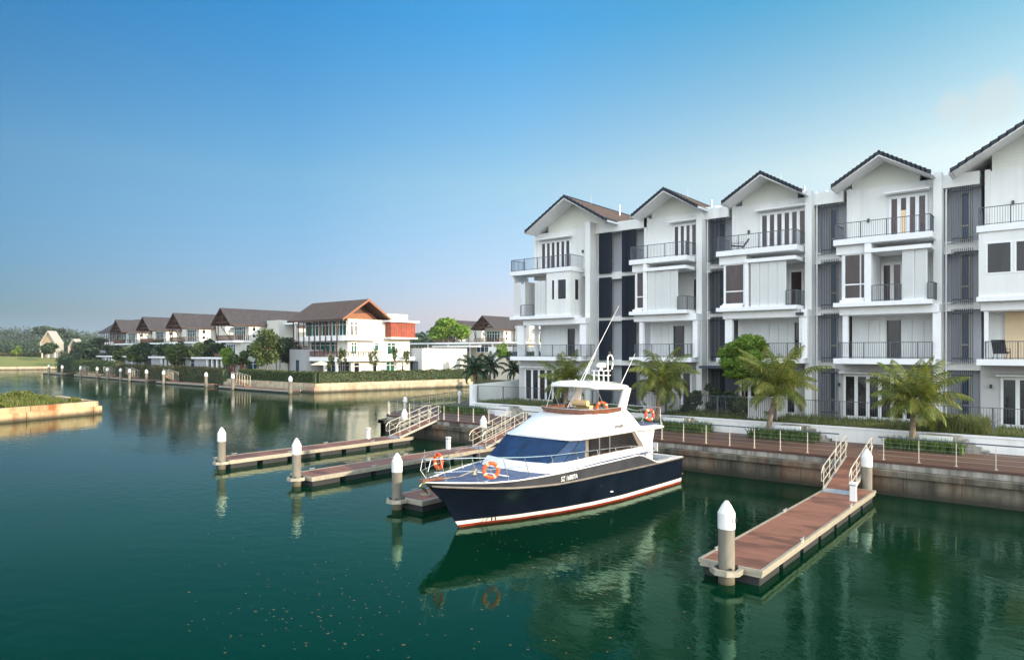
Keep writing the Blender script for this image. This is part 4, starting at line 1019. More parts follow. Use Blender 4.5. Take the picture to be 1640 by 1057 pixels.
def pedestal(x, y, z, label, h=0.62):
    p = empty('service_pedestal', (x, y, z), label, 'pedestal', 'white service pedestals on the docks')
    MB().box(x-0.12, x+0.12, y-0.10, y+0.10, z, z+h).build('post', 'gelcoat', p, bevel=0.02)
    MB().box(x-0.135, x+0.135, y-0.115, y+0.115, z+h+0.035, z+h+0.15).build('cap', 'pile_cap', p, bevel=0.02); MB().box(x-0.1, x+0.1, y-0.08, y+0.08, z+h, z+h+0.036).build('lamp_lens', 'dark_metal', p)
    MB().box(x+0.12, x+0.13, y-0.06, y+0.06, z+0.32, z+0.46).build('socket_cover', 'steel', p)
def gangway(xc, y0, z0, y1, z1, label, wd=1.1):
    g = empty('gangway', (xc, y0, z0), label, 'gangway', 'aluminium gangways to the docks')
    L3 = Vector((0, y1-y0, z1-z0)); ln = L3.length; dv = L3.normalized(); nv = Vector((0, -dv.z, dv.y))
    def P(t, x, h): p = Vector((xc+x, y0, z0))+dv*(t*ln)+Vector((0, 0, h)); return p
    hw = wd/2
    MB().add([P(0, -hw+.05, .03), P(0, hw-.05, .03), P(1, hw-.05, .03), P(1, -hw+.05, .03), P(0, -hw+.05, -.02), P(0, hw-.05, -.02), P(1, hw-.05, -.02), P(1, -hw+.05, -.02)],
             [(0, 1, 2, 3), (7, 6, 5, 4), (0, 4, 5, 1), (1, 5, 6, 2), (2, 6, 7, 3), (3, 7, 4, 0)]).build('walkway', 'dock_boards', g)
    for s_ in (-1, 1):
        x = s_*hw; b = MB()
        b.add([P(0, x-.04, -.07), P(0, x+.04, -.07), P(1, x+.04, -.07), P(1, x-.04, -.07), P(0, x-.04, .07), P(0, x+.04, .07), P(1, x+.04, .07), P(1, x-.04, .07)],
              [(3, 2, 1, 0), (4, 5, 6, 7), (0, 1, 5, 4), (1, 2, 6, 5), (2, 3, 7, 6), (3, 0, 4, 7)]); b.build('side_beam', 'post_steel', g)
        t_ = MB(); r_ = 0.024
        t_.tube([P(-0.02, x, 0.42), P(-0.075, x, 0.5), P(-0.075, x, 0.85), P(-0.03, x, 1.0), P(0.0, x, 1.04), P(0.94, x, 1.04), P(1.0, x, 1.0), P(1.05, x, .88), P(1.05, x, 0.55), P(1.0, x, 0.42), P(-0.02, x, 0.42)], r_, 8)
        t_.tube([P(0.0, x, 0.72), P(1.0, x, 0.72)], r_*0.6, 6)
        t_.build('handrail', 'post_steel', g, smooth=True)
        n = 4; q = MB()
        for i in range(n+1): q.tube([P(i/n*0.98+.01, x, 0.05), P(i/n*0.98+.01, x, 1.03)], r_, 6)
        for i in range(n): q.tube([P((i+1)/n*0.98+.01, x, 0.08), P(i/n*0.98+.01, x, 1.0)], r_*0.75, 6)
        q.build('truss', 'post_steel', g)
    MB().add([P(-0.10, -hw, -0.02), P(-0.10, hw, -0.02), P(0.02, hw, .07), P(0.02, -hw, .07)], [(0, 1, 2, 3)]).build('flap', 'steel', g)
    return g
def X_at(px, Y):
    a, b, _ = ray(px, 563); return a/b*Y
DOCKS = [(-37.75, -35.9, 18.75, 32.35, 'farthest left finger dock with red-brown boards', (X_at(355, 18.45), 18.45), 'outer mooring pile of the farthest left dock', (-38.5, 33.75), 'pile top half hidden behind the farthest gangway', -36.6, 'gangway farthest to the left, sloping up to the promenade corner', (-37.55, 29.6), 'small white pedestal on the farthest left dock'),
         (-29.9, -28.05, 18.75, 32.35, 'second finger dock from the left, just left of the yacht bow', (X_at(475, 18.45), 18.45), 'outer mooring pile of the second dock, between the yacht and the farthest pile', (-30.3, 33.5), 'pile top seen behind the gangway just left of the yacht roof', -28.55, 'gangway just left of the yacht cabin', (-29.7, 29.6), 'white pedestal on the second dock, above the bow'),
         (-22.0, -20.15, 18.6, 32.35, 'finger dock mostly hidden behind the yacht, only its outer end showing', (X_at(636, 18.4), 18.4), 'mooring pile directly in front of the yacht bow', None, None, None, None, None, None),
         (-8.4, -6.54, 18.65, 32.65, 'nearest finger dock at the lower right with sunlit side', (X_at(1163.5, 18.45), 18.45), 'nearest mooring pile at the lower right with small dark lettering', (X_at(1388, 32.9), 32.9), 'mooring pile beside the nearest gangway', -7.75, 'nearest gangway at the right, seen end-on', (-6.8, 29.8), 'white pedestal at the foot of the nearest gangway')]
for (x0, x1, y0, y1, lb, pp, plb, ip, ilb, gx_, glb, pd, pdl) in DOCKS:
    d = dock(x0, x1, y0, y1, lb)
    pile(pp[0], pp[1], plb, 2.32, 0.24 if x0 > -10 else 0.225, 'L21' if x0 > -10 else None)
    collar(pp[0], pp[1], 0.46, d)
    if ip: pile(ip[0], ip[1], ilb, 2.22)
    if gx_: gangway(gx_, 31.15, 0.50, 34.95, 1.47, glb)
    if pd: pedestal(pd[0], pd[1], 0.46, pdl)
# coiled hose on the middle dock end
hs = MB(); 
for k in range(4): hs.torus((-20.9, 19.5, 0.49+0.03*k), 0.24-0.02*k, 0.014, 'z', 24, 6)
o = hs.build('coiled_rope', 'rope', smooth=True); tag(o, 'coil of pale rope on the outer end of the dock beside the yacht bow', 'rope')
# floating leaves
n = 900
c0 = np.array([onz for onz in []]) if False else None
def onwater(px, py):
    a, b, c_ = ray(px, py); k = -6.5/c_; return a*k, b*k
pts = []
for i in range(270):
    px = random.gauss(520, 90) if i % 2 else random.uniform(300, 1120); py = random.gauss(980, 45) if i % 2 else random.uniform(850, 1050)
    if px > 640 and py < 900: py += 80
    pts.append(onwater(px, max(840, py))+(0.006,))
for i in range(50): pts.append(onwater(random.uniform(1085, 1160), random.uniform(840, 862))+(0.006,))
for i in range(60): pts.append(onwater(random.uniform(760, 1100), random.uniform(860, 900))+(0.006,))
V_, F_ = [], []
for (x, y, z) in pts:
    s_ = random.uniform(0.008, 0.035)*(1.6 if random.random() < 0.12 else 1); a0 = random.uniform(0, 6.28); k = len(V_)
    V_ += [(x+math.cos(a0+t_*1.0472)*s_*random.uniform(.5, 1.4), y+math.sin(a0+t_*1.0472)*s_*random.uniform(.4, 1.2), z) for t_ in range(6)]; F_.append(tuple(range(k, k+6)))
o = MB().add(V_, F_).build('floating_debris', 'debris'); tag(o, None, None, kind='stuff')

# ================================================================== MOTOR YACHT (local frame: +y aft, +x to port, i.e. towards the camera side)
yb = empty('motor_yacht', (-17.28, 24.0, 0), 'white and navy motor yacht with blue windscreen cover, moored in the middle', 'motor yacht')
YR = R(-1.9); yb.rotation_euler = (0, 0, YR)
def lerp_tab(T, v):
    if v <= T[0][0]: return T[0][1]
    for (a, b), (c_, d) in zip(T, T[1:]):
        if v <= c_: return b+(d-b)*(v-a)/(c_-a)
    return T[-1][1]
Z0 = (0, 0, 0)
def YB(m_, name, mat, par=None, **k): return m_.build(name, mat, par or yb, loc=Z0, **k)
T_SH = [(0, 0.02), (.35, .38), (.75, .68), (1.85, 1.3), (2.95, 1.7), (4.05, 1.98), (5.1, 2.15), (6.2, 2.27), (8.7, 2.36), (12.2, 2.32), (14.9, 2.2)]
T_WL = [(0, 0.02), (.76, .24), (2.15, .84), (4.3, 1.5), (6, 1.85), (8, 2.08), (12, 2.12), (13.4, 2.1)]
T_ZR = [(-7.66, 1.76), (-6.13, 1.6), (-4.8, 1.47), (-4, 1.43), (-2.8, 1.38), (.3, 1.38), (4.6, 1.31), (7.2, 1.27)]
T_ZS = [(-7.66, 1.90), (-6.9, 1.85), (-5.8, 1.77), (-4.7, 1.75), (-2.6, 1.80), (-1.5, 1.84), (1, 1.88), (2.9, 1.89), (3.1, 1.86), (4.45, 1.37), (4.7, 1.34), (7.2, 1.30)]
AFT = 7.2
def stem(z): return -6.02-(max(0, z)/1.88)**1.15*1.66
def hull_pt(frac, lev, side):
    """lev: 0 keel, 1 waterline, 2 .17, 3 .33, 4 .8, 5 rub, 6 sheer"""
    s_ = frac**1.35
    if lev == 0: z = -0.5
    elif lev == 1: z = 0.0
    elif lev == 2: z = 0.10
    elif lev == 3: z = 0.25
    else: z = None
    ys0 = stem({0: 0, 1: 0, 2: .16, 3: .31, 4: 0.9, 5: 1.76, 6: 1.9}[lev])
    y = ys0+(AFT-ys0)*s_
    if lev == 4: z = 0.31+(lerp_tab(T_ZR, y)-0.31)*0.5
    if lev == 5: z = lerp_tab(T_ZR, y)
    if lev == 6: z = lerp_tab(T_ZS, y)
    d = y-ys0; sh = lerp_tab(T_SH, d); wlh = lerp_tab(T_WL, d)
    k = {0: -0.25, 1: 0, 2: 0.10, 3: 0.19, 4: 0.52, 5: 0.96, 6: 1.0}[lev]
    x = wlh+(sh-wlh)*k if lev else wlh*0.8
    return (side*x, y, z)
NS = 44
def strip(l0, l1, sub=1):
    m_ = MB()
    for sd_ in (-1, 1):
        rows = []
        for l in range(l0, l1+1): rows.append([hull_pt(i/NS, l, sd_) for i in range(NS+1)])
        m_.grid(rows)
    # transom
    p = [[hull_pt(1, l, -1), hull_pt(1, l, 1)] for l in range(l0, l1+1)]; m_.grid(p)
    return m_
hull = YB(strip(3, 5), 'hull', 'hull_navy', smooth=True)
YB(strip(2, 3), 'waterline_stripe', 'boot_white', smooth=True); YB(strip(0, 2), 'bottom_paint', 'boot_red', smooth=True)
YB(strip(5, 6), 'bulwark', 'hull_charcoal', smooth=True)
for sd_ in (-1, 1):
    YB(MB().tube([Vector(hull_pt(i/NS, 5, sd_))+Vector((sd_*0.012, 0, 0)) for i in range(1, NS+1)], 0.042, 8), 'rub_rail', 'rub_rail', smooth=True)
    YB(MB().tube([Vector(hull_pt(i/NS, 6, sd_)) for i in range(0, NS+1)], 0.026, 6), 'gunwale', 'gelcoat', smooth=True)
dk = MB(); rows = []
for i in range(NS+1):
    a = hull_pt(i/NS, 6, 1); 
    if a[1] > 4.4: break
    zz = a[2]-0.03 if a[1] < 3 else 1.86
    rows.append([(a[0]*t_, a[1], zz+0.05*(1-t_*t_)) for t_ in (-.985, -.5, 0, .5, .985)])
dk.grid(rows); YB(dk, 'deck', 'deck_blue', smooth=True)
ck = MB(); ck.box(-2.05, 2.05, 4.4, 7.15, 1.0, 1.08); YB(ck, 'cockpit_sole', 'deck_blue')
ck = MB().box(-2.17, 2.17, 6.85, 7.17, 1.0, 1.33).box(1.85, 2.2, 4.5, 6.85, 1.05, 1.33).box(-2.2, -1.85, 4.5, 6.85, 1.05, 1.33); YB(ck, 'cockpit_coaming', 'gelcoat', bevel=0.03)
YB(MB().box(-1.95, 1.95, 7.1, 7.75, 0.32, 0.4), 'swim_platform', 'teak', bevel=0.02)
# --- cabin
bs = MB(); lo_p = [(-2.0, -2.3), (-1.75, -3.05), (-0.9, -3.35), (0.7, -3.4), (1.7, -3.05), (2.0, -2.3), (2.0, 4.6), (-2.0, 4.6)]
hi_p = [(-1.88, -2.2), (-1.62, -2.85), (-0.85, -3.12), (0.7, -3.15), (1.58, -2.85), (1.88, -2.2), (1.88, 4.6), (-1.88, 4.6)]
n = len(lo_p); bs.add([(x, y, 1.76) for x, y in lo_p]+[(x, y, 2.12) for x, y in hi_p], [tuple(range(n))[::-1], tuple(range(n, 2*n))]+[(i, (i+1) % n, (i+1) % n+n, i+n) for i in range(n)])
YB(bs, 'cabin_base', 'gelcoat', bevel=0.03, smooth=True)
# windscreen under its blue canvas cover
lo = [(-1.86, -0.7), (-1.86, -2.1), (-1.62, -2.78), (-0.85, -3.05), (0.0, -3.1), (0.75, -3.07), (1.56, -2.8), (1.86, -2.15), (1.86, -0.65)]
hi = [(-1.93, -0.7), (-1.93, -0.95), (-1.72, -1.38), (-0.9, -1.5), (0.0, -1.52), (0.9, -1.5), (1.72, -1.38), (1.93, -0.95), (1.93, -0.65)]
rows = []
for k in range(7):
    t_ = k/6; rows.append([(l[0]+(h_[0]-l[0])*t_+0.02*math.sin(k*2+i), l[1]+(h_[1]-l[1])*t_, 2.06+0.88*t_+(-0.03 if (k == 0 and i % 2) else 0)) for i, (l, h_) in enumerate(zip(lo, hi))])
def dense(rows, n=4):
    out_ = []
    for r_ in rows:
        q = []
        for a, b in zip(r_, r_[1:]):
            for j in range(n): q.append(tuple(a[k]+(b[k]-a[k])*j/n for k in range(3)))
        q.append(r_[-1]); out_.append(q)
    return out_
cv_ = YB(MB().grid(dense(rows)), 'windscreen_cover', 'canvas_blue', smooth=True)
for i_ in (2, 4, 6, 7): YB(MB().tube([Vector(r_[i_])*1.004 for r_ in rows], 0.012, 5), 'seam', 'hull_navy', cv_)
YB(MB().tube([Vector(p)+Vector((0, 0, 0.01)) for p in dense([rows[0]])[0]], 0.016, 5), 'hem', 'gelcoat', cv_)
# side walls, windows
for sd_ in (-1, 1):
    X = sd_*1.87
    YB(MB().prism([(-0.65, 2.10), (4.3, 2.10), (3.3, 2.93), (-0.65, 2.93)], 'x', X-0.05*sd_, X-0.0), 'cabin_side', 'rub_rail')
    for (a0, a1, b0, b1) in ((-0.38, 1.12, -0.38, 1.12), (1.2, 3.55, 1.2, 2.98)):
        YB(MB().prism([(a0, 2.16), (a1, 2.16), (b1, 2.87), (b0, 2.87)], 'x', X+0.006*sd_, X+0.014*sd_), 'side_window', 'tinted')
    for yy in (0.38, 1.16): YB(MB().box(X+0.012*sd_, X+0.03*sd_, yy-0.018, yy+0.018, 2.13, 2.9), 'window_post', 'steel')
    YB(MB().prism([(3.12, 2.9), (4.95, 2.9), (4.75, 2.3), (4.72, 1.3), (4.25, 1.5), (4.0, 2.1)], 'x', X-0.02*sd_, X+0.06*sd_), 'side_wing', 'gelcoat', bevel=0.012)
YB(MB().box(-1.82, 1.82, 4.05, 4.12, 1.08, 2.9), 'aft_bulkhead', 'gelcoat'); YB(MB().box(-0.45, 0.45, 4.12, 4.15, 1.1, 2.7), 'saloon_door', 'tinted')
# big white roof sweeping up to the flybridge
SEC = [(-1.62, 1.55, 2.90, 1.40, 2.94), (-1.45, 1.80, 2.88, 1.52, 3.0), (-1.1, 1.97, 2.88, 1.52, 3.16), (-0.4, 2.02, 2.88, 1.50, 3.46), (0.1, 2.03, 2.88, 1.46, 3.66), (0.5, 2.03, 2.88, 1.44, 3.78),
       (1.5, 2.03, 2.88, 1.45, 3.82), (3.2, 2.03, 2.88, 1.48, 3.84), (3.4, 2.03, 2.88, 1.52, 3.68), (3.7, 2.03, 2.86, 1.86, 3.12), (3.9, 2.03, 2.84, 1.95, 3.04), (5.4, 2.0, 2.82, 1.94, 3.0), (5.75, 1.96, 2.84, 1.92, 2.95)]
rows = []
for (y, wb, zb, wt, zt) in SEC:
    q = [(0, zb), (wb*0.9, zb), (wb, zb+0.015), (wb+0.01, zb+0.07), (wb+(wt-wb)*0.5, zb+0.07+(zt-zb-0.07)*0.52), (wt, zt-0.02), (wt-0.12, zt+0.015), (wt*0.5, zt+0.03), (0, zt+0.035)]
    full = q+[(-a, b) for a, b in q[::-1][1:-1]]
    rows.append([(a, y, b) for a, b in full]+[(full[0][0], y, full[0][1])])
sup = MB().grid(rows); k0 = len(rows[0]); sup.f += [tuple(range(k0-1)), tuple((len(rows)-1)*k0+i for i in range(k0-1))]
YB(sup, 'flybridge_moulding', 'gelcoat', smooth=True)
for sd_ in (-1, 1): YB(MB().tube([(sd_*(s_[1]+0.012), s_[0], s_[2]+0.02) for s_ in SEC[1:]], 0.018, 6), 'roof_trim', 'rub_rail')
YB(MB().box(-1.8, 1.8, 3.8, 5.7, 3.03, 3.055), 'flybridge_deck', 'deck_blue')
# brown wrap-around screen
cp_ = [(-1.50, 2.75), (-1.52, 1.4), (-1.42, 0.65), (-0.95, 0.33), (0, 0.25), (0.95, 0.33), (1.42, 0.65), (1.52, 1.4), (1.50, 2.7)]
rows = [[(x*0.97, y+.05, 3.74) for x, y in cp_], [(x*1.04, y-.06, 3.99) for x, y in cp_], [(x*1.02, y-.02, 4.0) for x, y in cp_], [(x*0.95, y+.09, 3.76) for x, y in cp_]]
YB(MB().grid(dense(rows, 3)), 'flybridge_screen', 'teak', smooth=True)
for sd_ in (-1, 1): YB(MB().tube([(x*1.035, y-.06, 4.0) for x, y in (cp_[:5] if sd_ < 0 else cp_[4:])], 0.014, 6), 'screen_rail', 'steel')
YB(MB().box(-1.3, 1.3, 0.6, 2.6, 3.80, 3.865), 'flybridge_sole', 'dark_metal')
YB(MB().lathe([(0.14, -0.35), (0.15, -0.3), (0.15, 0.42), (0.14, 0.47)], (0.0, 1.55, 4.16), 14, 'x'), 'seat_roll', 'cream_vinyl', smooth=True)
YB(MB().box(-0.35, 0.42, 1.75, 2.15, 3.87, 4.05), 'helm_seat', 'cream_vinyl', bevel=0.04)
for xx in (-0.3, 0.38): YB(MB().tube([(xx, 1.9, 3.87), (xx, 1.6, 4.12)], 0.015, 6), 'seat_frame', 'steel')
# hardtop and its raked arch
HT = []
for (y, w_, z) in ((0.88, 0.9, 4.95), (1.0, 1.2, 4.92), (1.4, 1.38, 4.89), (2.2, 1.42, 4.87), (3.0, 1.42, 4.85), (3.5, 1.40, 4.78), (3.72, 1.25, 4.70)):
    q = [(0, z-0.02), (w_*0.9, z-0.05), (w_, z-0.05), (w_+0.02, z+0.06), (w_*0.95, z+0.15), (w_*0.6, z+0.25), (0, z+0.30)]
    if y < 0.9: q = [(0, z-0.02), (w_*0.9, z-0.03), (w_, z-0.02), (w_, z+0.0), (w_*0.9, z+0.03), (w_*0.55, z+0.06), (0, z+0.08)]
    if y > 3.6: q = [(0, z-0.02), (w_*0.9, z-0.05), (w_, z-0.04), (w_, z+0.05), (w_*0.92, z+0.12), (w_*0.55, z+0.20), (0, z+0.24)]
    full = q+[(-a, b) for a, b in q[::-1][1:-1]]
    HT.append([(a, y, b) for a, b in full]+[(full[0][0], y, full[0][1])])
m_ = MB().grid(HT); k0 = len(HT[0]); m_.f += [tuple(range(k0-1)), tuple((len(HT)-1)*k0+i for i in range(k0-1))]
ht = YB(m_, 'hardtop', 'gelcoat', smooth=True)
for sd_ in (-1, 1):
    YB(MB().prism([(2.6, 3.72), (3.2, 3.72), (3.70, 4.8), (3.15, 4.88)], 'x', sd_*1.28, sd_*1.42), 'arch_leg', 'gelcoat', bevel=0.03)
    YB(MB().tube([(sd_*1.25, 1.1, 4.88), (sd_*1.3, 1.7, 3.98)], 0.018, 6), 'hardtop_strut', 'steel')
YB(MB().tube([(-1.15, 1.0, 4.9), (-1.3, 0.8, 3.97)], 0.016, 6), 'hardtop_strut', 'steel')
# ladder on the starboard arch leg
ld = MB(); ld.tube([(-1.3, 2.0, 3.85), (-1.3, 2.75, 4.86)], 0.018, 6).tube([(-1.02, 2.0, 3.85), (-1.02, 2.75, 4.86)], 0.018, 6)
for k in range(1, 4): ld.tube([(-1.3, 2.0+.75*k/4, 3.85+1.01*k/4), (-1.02, 2.0+.75*k/4, 3.85+1.01*k/4)], 0.02, 6)
YB(ld, 'ladder', 'aluminium')
# mast frame, radar, hoop, aerials
mf = MB(); mc_ = (0.0, 3.3)
for (dx, dy) in ((-0.27, -0.2), (0.27, -0.2), (0.27, 0.2), (-0.27, 0.2), (0, -0.2)): mf.box(mc_[0]+dx-.022, mc_[0]+dx+.022, mc_[1]+dy-.022, mc_[1]+dy+.022, 5.0, 5.62)
for z in (5.38, 5.60):
    mf.box(-.4, .4, mc_[1]-.225, mc_[1]-.175, z-.02, z+.02).box(-.4, .4, mc_[1]+.175, mc_[1]+.225, z-.021, z+.021).box(-.3, -.25, mc_[1]-.2, mc_[1]+.2, z-.019, z+.019).box(.25, .3, mc_[1]-.2, mc_[1]+.2, z-.018, z+.018)
YB(mf, 'mast_frame', 'gelcoat')
YB(MB().lathe([(0.15, 5.62), (0.17, 5.66), (0.17, 5.72), (0.1, 5.74)], (0, 3.3, 0), 16), 'radar_foot', 'dark_metal')
YB(MB().lathe([(0.20, 5.74), (0.235, 5.77), (0.235, 5.88), (0.20, 5.95), (0.1, 5.975), (0.02, 5.98)], (0, 3.3, 0), 24), 'radar_dome', 'gelcoat', smooth=True)
YB(MB().tube([(0.3, 3.4, 5.62), (0.3, 3.4, 6.1)]+[(0.3, 3.62-0.22*math.cos(a), 6.12+0.22*math.sin(a)) for a in [k*math.pi/10 for k in range(11)]]+[(0.3, 3.84, 5.9), (0.3, 3.75, 5.66)], 0.035, 8), 'light_hoop', 'gelcoat', smooth=True)
YB(MB().lathe([(0.05, 6.36), (0.06, 6.42), (0.035, 6.5)], (0.3, 3.55, 0), 10), 'anchor_light', 'dark_metal'); YB(MB().lathe([(0.08, 0), (0.09, .03), (0.03, 0.14)], (0.22, 2.95, 5.62), 10), 'horn', 'gelcoat')
for (a, b) in (((-0.95, 2.85, 4.98), (-0.9, 6.25, 8.85)), ((-0.1, 1.9, 5.08), (0.0, 2.9, 6.45)), ((1.2, 3.1, 4.95), (1.25, 4.3, 6.4))):
    YB(MB().tube([a, b], 0.022, 6, r2=0.008), 'whip_antenna', 'gelcoat')
YB(MB().torus((-0.35, 1.75, 5.12), 0.09, 0.016, 'x', 16, 6), 'lifting_eye', 'gelcoat')
# guard rails
for sd_ in (-1, 1):
    RT = [(-7.55, 0.30, 2.72), (-7.35, 0.42, 2.72), (-6.35, 1.0, 2.7), (-5.2, 1.45, 2.62), (-4.3, 1.72, 2.56), (-3.0, 1.97, 2.5), (-1.6, 2.14, 2.47), (-0.25, 2.22, 2.44), (1.05, 2.25, 2.4), (2.3, 2.25, 2.34), (3.2, 2.25, 2.22), (3.9, 2.24, 1.95), (4.5, 2.23, 1.5), (4.75, 2.22, 1.36)]
    YB(MB().tube([(sd_*x, y, z) for y, x, z in RT], 0.017, 8), 'guard_rail', 'chrome', smooth=True)
    YB(MB().tube([(sd_*(x+0.02), y, 2.26-0.01*i) for i, (y, x, z) in enumerate(RT[:6])], 0.011, 6), 'mid_rail', 'chrome', smooth=True)
    for (y, x, z) in RT[1:10]:
        yb_ = y+0.22; st_ = lerp_tab(T_ZS, yb_); d = yb_-stem(1.9); xx = lerp_tab(T_SH, d)*0.965
        YB(MB().tube([(sd_*x, y, z), (sd_*xx, yb_, st_-0.01)], 0.013, 6), 'stanchion', 'chrome')
        YB(MB().lathe([(0.045, st_-.02), (0.04, st_+.02)], (sd_*xx, yb_, 0), 10), 'stanchion_foot', 'gelcoat')
YB(MB().tube([(-0.30, -7.55, 2.72), (-0.15, -7.75, 2.70), (0.15, -7.75, 2.70), (0.30, -7.55, 2.72)], 0.017, 8), 'pulpit', 'chrome', smooth=True)
YB(MB().tube([(-0.22, -7.6, 2.7), (-0.2, -7.72, 2.3), (-0.06, -7.5, 1.92)], 0.014, 6), 'pulpit_leg', 'chrome'); YB(MB().tube([(0.22, -7.6, 2.7), (0.2, -7.72, 2.3), (0.06, -7.5, 1.92)], 0.014, 6), 'pulpit_leg', 'chrome')
YB(MB().tube([(0, -7.7, 2.68), (0, -7.7, 3.05)], 0.01, 5), 'jackstaff', 'chrome')
# aft flybridge rail
for sd_ in (-1, 1):
    YB(MB().tube([(sd_*1.5, 2.9, 3.95), (sd_*1.75, 3.6, 3.78), (sd_*1.82, 5.3, 3.86), (sd_*1.84, 5.6, 3.82), (sd_*1.85, 5.68, 3.0)], 0.016, 8), 'flybridge_rail', 'chrome', smooth=True)
    for yy in (4.0, 4.8): YB(MB().tube([(sd_*1.79, yy-.1, 3.80), (sd_*1.83, yy+.12, 3.02)], 0.012, 6), 'stanchion', 'chrome')
YB(MB().tube([(-1.84, 5.6, 3.82), (1.84, 5.6, 3.82)], 0.016, 8), 'flybridge_rail', 'chrome')
# deck gear
YB(MB().lathe([(0.10, 1.84), (0.07, 1.9), (0.06, 1.98), (0.10, 2.02), (0.10, 2.06), (0.03, 2.08)], (0, -5.2, 0), 14), 'windlass', 'brass', smooth=True)
YB(MB().tube([(0, -5.3, 1.98), (0.03, -6.0, 1.88), (-0.02, -6.8, 1.9), (0, -7.5, 1.93)], 0.018, 6), 'anchor_rope', 'rope')
YB(MB().prism([(-7.9, 1.95), (-6.9, 1.9), (-6.9, 1.99), (-7.85, 2.02)], 'x', -0.14, 0.14), 'bow_plank', 'teak', bevel=0.01)
an = MB().tube([(0, -7.3, 1.92), (0, -7.86, 1.86), (0, -7.95, 1.78)], 0.03, 6); an.add([(0, -8.0, 1.83), (-.17, -7.78, 1.72), (0, -7.52, 1.42), (.17, -7.78, 1.72), (0, -7.72, 1.72)], [(0, 1, 4), (0, 4, 3), (1, 2, 4), (4, 2, 3), (0, 3, 2, 1)])
YB(an, 'anchor', 'brass')
cl_ = MB(); cleat(cl_, 1.28, -5.9, 1.78); YB(cl_, 'cleat', 'chrome'); cl_ = MB(); cleat(cl_, -1.28, -5.9, 1.78); YB(cl_, 'cleat', 'chrome'); cl_ = MB(); cleat(cl_, 2.1, 0.1, 1.88); YB(cl_, 'cleat', 'chrome'); cl_ = MB(); cleat(cl_, 2.05, 6.2, 1.33); YB(cl_, 'cleat', 'chrome')
YB(MB().tube([(0.15, -5.2, 1.95), (0.9, -4.9, 1.9), (1.2, -4.6, 1.83)], 0.02, 6), 'mooring_line', 'gelcoat')
for (yy, zz) in ((6.2, 0.85),): YB(MB().box(2.175, 2.2, yy-.35, yy+.1, .93, .95).box(2.175, 2.2, yy-.35, yy-.33, .93, 1.2), 'boarding_hatch_trim', 'gelcoat')
YB(MB().box(2.165, 2.19, 6.75, 6.95, 0.95, 0.985), 'exhaust_flap', 'gelcoat')
YB(MB().tube([(2.36, 0.5, 0.62), (2.4, 0.62, 0.62)], 0.03, 8), 'hull_outlet', 'steel')
YB(MB().lathe([(0.03, 0), (0.05, 0.03), (0.01, 0.05)], (1.75, 3.0, 3.42), 8, 'x'), 'nav_light', 'dark_metal')
# lettering
def ytext(name, body, size, pos, nx, nz, mat, tilt=0, shear=0.0, yaw=0.0, sx=1.0):
    tc = bpy.data.curves.new(name, 'FONT'); tc.body = body; tc.size = size; tc.extrude = 0.003; tc.offset = 0.0015; tc.shear = shear
    tt = bpy.data.objects.new(name, tc); COL.objects.link(tt)
    bpy.context.view_layer.update()
    me = bpy.data.meshes.new_from_object(tt); bpy.data.objects.remove(tt)
    me.materials.clear(); me.materials.append(MATS[mat]); o = bpy.data.objects.new(name, me); COL.objects.link(o); o.parent = yb
    n_ = Vector((nx, yaw, nz)).normalized(); r_ = Vector((-yaw, 1, tilt)).normalized(); u_ = n_.cross(r_).normalized(); r_ = u_.cross(n_)
    o.matrix_local = Matrix(((r_.x*sx, u_.x, n_.x, pos[0]), (r_.y*sx, u_.y, n_.y, pos[1]), (r_.z*sx, u_.z, n_.z, pos[2]), (0, 0, 0, 1)))
    return o
def side_x(y, k=0.55): 
    a = lerp_tab(T_SH, y-stem(1.9)); return a
yt0 = -2.65
rt_ = ytext('registration_number', 'SZ 16887A', 0.27, (side_x(yt0)+0.012, yt0, 1.475), 1, -0.14, 'white_text', 0.012, 0, -0.085, 0.8)
nm_ = ytext('name_lettering', 'Serenade', 0.27, (1.945, 1.5, 3.16), 0.85, 0.52, 'black_text', 0.02, 0.35, 0, 0.72)
for k, (yy, ch) in enumerate(((-5.1, '1'), (-4.95, '0'))):
    YB(MB().box(0.45+(yy+6.02)*0.36, 0.47+(yy+6.02)*0.36, yy-0.03, yy+0.03, 0.2, 0.34), 'draught_mark', 'black_text')
# stern board (passerelle) with two dark slots
pb = YB(MB().box(-0.35, 0.6, 7.55, 7.6, 1.35, 1.8), 'passerelle', 'gelcoat', bevel=0.02)
for xx in (-0.02, 0.28): YB(MB().box(xx, xx+0.05, 7.53, 7.549, 1.47, 1.66).box(xx+0.051, xx+0.14, 7.53, 7.549, 1.47, 1.51), 'slot', 'black_text', pb)
YB(MB().tube([(-0.2, 7.2, 1.3), (-0.2, 7.58, 1.4)], 0.02, 6), 'passerelle_arm', 'steel'); YB(MB().tube([(0.45, 7.2, 1.3), (0.45, 7.58, 1.4)], 0.02, 6), 'passerelle_arm', 'steel')

